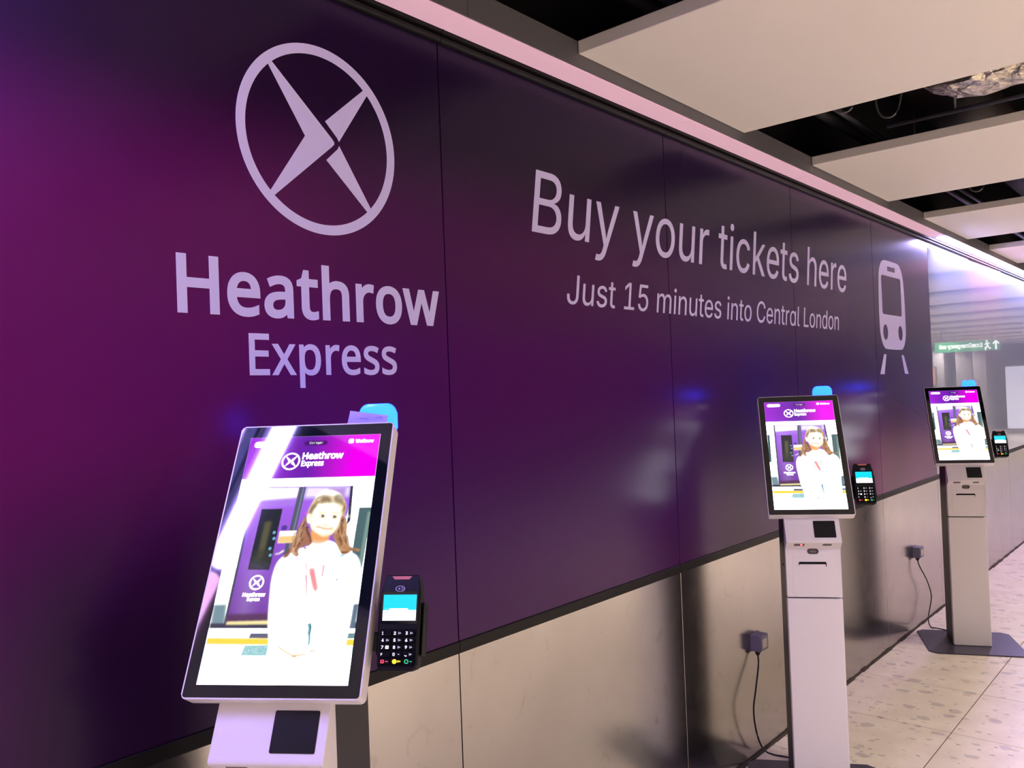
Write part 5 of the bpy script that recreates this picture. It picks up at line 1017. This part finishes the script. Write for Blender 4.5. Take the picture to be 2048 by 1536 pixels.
POSES = [(0.4067, 0.8732, 0.5933), (0.4093, 3.4894, 0.5177), (0.4179, 6.0681, 0.4270)]
kiosk0 = make_kiosk(); reader0 = make_reader()
KL = ['white ticket kiosk nearest the ring emblem, with a paper note tucked by its lamp', 'middle white ticket kiosk standing below the words tickets here, red light in its slot', 'farthest white ticket kiosk, standing where the printed wall meets the glass wall']
RL = ['black card reader beside the screen of the kiosk with the paper note', 'black card reader beside the screen of the middle kiosk', 'black card reader beside the farthest kiosk, in front of glass wall']
for i, (x, y, a) in enumerate(POSES):
    k = kiosk0 if i == 0 else copy_tree(kiosk0)
    k.location = (x, y, 0); k.rotation_euler = (0, 0, a); tag(k, KL[i], 'ticket kiosk', 'ticket kiosks along the wall')
    r = reader0 if i == 0 else copy_tree(reader0)
    r.matrix_world = Matrix.Translation((x, y, 0)) @ Matrix.Rotation(a, 4, 'Z') @ frame_matrix(RO, RT_TILT)
    tag(r, RL[i], 'card reader', 'card readers on the kiosks')
    if i == 1:
        upc = [c for c in k.children if c.name.startswith('upper_cover')][0]
        s = [c for c in upc.children if c.name.startswith('lip_slot')][0]
        bm = bmesh.new(); d2 = Vector((0, 0.0375, -0.0305)).normalized(); n2 = Vector((0, -0.0305, -0.0375)).normalized(); o2 = Vector((0, -0.0375, 1.0905))
        add_prism(bm, ellipse(-0.0495, 0.0125, 0.0046, 0.0060, 12), lambda p, t: tuple(o2 + Vector((p[0], 0, 0)) + d2 * p[1] + n2 * t), 0.0, 0.0022)
        finish('indicator_light', bm, M['led_red'], upc)

# paper note tucked between the nearest kiosk's screen and lamp
x, y, a = POSES[0]
note = tag(empty('paper_note', (x, y, 0), a), 'small paper note tucked in front of the blue lamp on the nearest kiosk', 'note')
bm = bmesh.new()
c00, c10, c01, c11 = Vector((0.0505, 0.3400, 1.6945)), Vector((0.1425, 0.3390, 1.6945)), Vector((0.0615, 0.3385, 1.7338)), Vector((0.1495, 0.3400, 1.7205))
N = 8
def note_p(u, v, t): 
    p = (c00 * (1 - u) + c10 * u) * (1 - v) + (c01 * (1 - u) + c11 * u) * v
    return p + Vector((0, -0.004 * math.sin(math.pi * u) * v + t, 0))
gr = {(i, j, s): bm.verts.new(note_p(i / N, j / N, s * 0.0004)) for i in range(N + 1) for j in range(N + 1) for s in (0, 1)}
for i in range(N):
    for j in range(N):
        for s in (0, 1):
            f = [gr[i, j, s], gr[i + 1, j, s], gr[i + 1, j + 1, s], gr[i, j + 1, s]]
            bm.faces.new(f if s else f[::-1])
for i in range(N):
    for j in (0, N): bm.faces.new((gr[i, j, 0], gr[i + 1, j, 0], gr[i + 1, j, 1], gr[i, j, 1])); bm.faces.new((gr[j, i, 0], gr[j, i + 1, 0], gr[j, i + 1, 1], gr[j, i, 1]))
finish('sheet', bm, M['paper'], note, smooth=False)
bm = bmesh.new()
for v, us in ((0.80, ((0.75, 0.80), (0.81, 0.86))), (0.70, ((0.72, 0.77), (0.79, 0.88))), (0.60, ((0.30, 0.52),))):
    for u0, u1 in us:
        q = [note_p(u0, v, -0.0006), note_p(u1, v, -0.0006), note_p(u1, v + 0.03, -0.0006), note_p(u0, v + 0.03, -0.0006)]
        q2 = [p + Vector((0, 0.0005, 0)) for p in q]
        A1 = [bm.verts.new(p) for p in q]; B1 = [bm.verts.new(p) for p in q2]
        bm.faces.new(A1); bm.faces.new(B1[::-1])
        for i in range(4): bm.faces.new((A1[i], B1[i], B1[(i + 1) % 4], A1[(i + 1) % 4]))
o = finish('pen_marks', bm, M['ink'], note); o['kind'] = 'stuff'

# ---------------------------------------------------------------- power boxes on the steel dado, with their cables
def power_box(y, label):
    e = tag(empty('power_box', (0.0, y, 0.502)), label, 'socket', 'grey sockets on the steel dado')
    box('housing', (0.0, 0.0, 0.0), (0.050, 0.085, 0.074), M['box_grey'], e, bevel=0.003, seg=2)
    box('back_plate', (0.0, -0.003, -0.003), (0.006, 0.088, 0.077), M['box_grey'], e, bevel=0.001)
    box('cover', (0.049, 0.004, 0.004), (0.053, 0.081, 0.070), M['box_grey'], e, bevel=0.001)
    box('label_plate', (0.0528, 0.018, 0.014), (0.0538, 0.066, 0.056), M['box_label'], e)
    bm = bmesh.new(); add_tube(bm, [(0.026, 0.020, 0.001), (0.026, 0.020, -0.010), (0.026, 0.020, -0.020)], [0.0125, 0.0125, 0.008], 14)
    finish('cable_gland', bm, M['cable'], e, smooth=True)
    return e
power_box(3.710, 'grey socket box on the steel dado left of the middle kiosk')
power_box(6.312, 'grey socket box on the steel dado left of the farthest kiosk')
p1 = spline([(0.026, 3.730, 0.484), (0.034, 3.715, 0.44), (0.045, 3.655, 0.348), (0.05, 3.612, 0.26), (0.048, 3.640, 0.145), (0.047, 3.705, 0.05), (0.062, 3.772, 0.0065), (0.11, 3.785, 0.005), (0.17, 3.768, 0.0135), (0.26, 3.735, 0.0135)])
p2 = spline([(0.026, 6.332, 0.484), (0.034, 6.345, 0.44), (0.048, 6.41, 0.36), (0.05, 6.49, 0.28), (0.05, 6.544, 0.19), (0.05, 6.495, 0.115), (0.052, 6.435, 0.05), (0.076, 6.395, 0.0065), (0.13, 6.352, 0.0135), (0.26, 6.315, 0.0135)])
tag(tube('power_cable', p1, 0.0042, M['cable']), 'black cable drooping from the socket box to the middle kiosk', 'cable')
tag(tube('power_cable', p2, 0.0042, M['cable']), 'black cable drooping from the socket box to the farthest kiosk', 'cable')
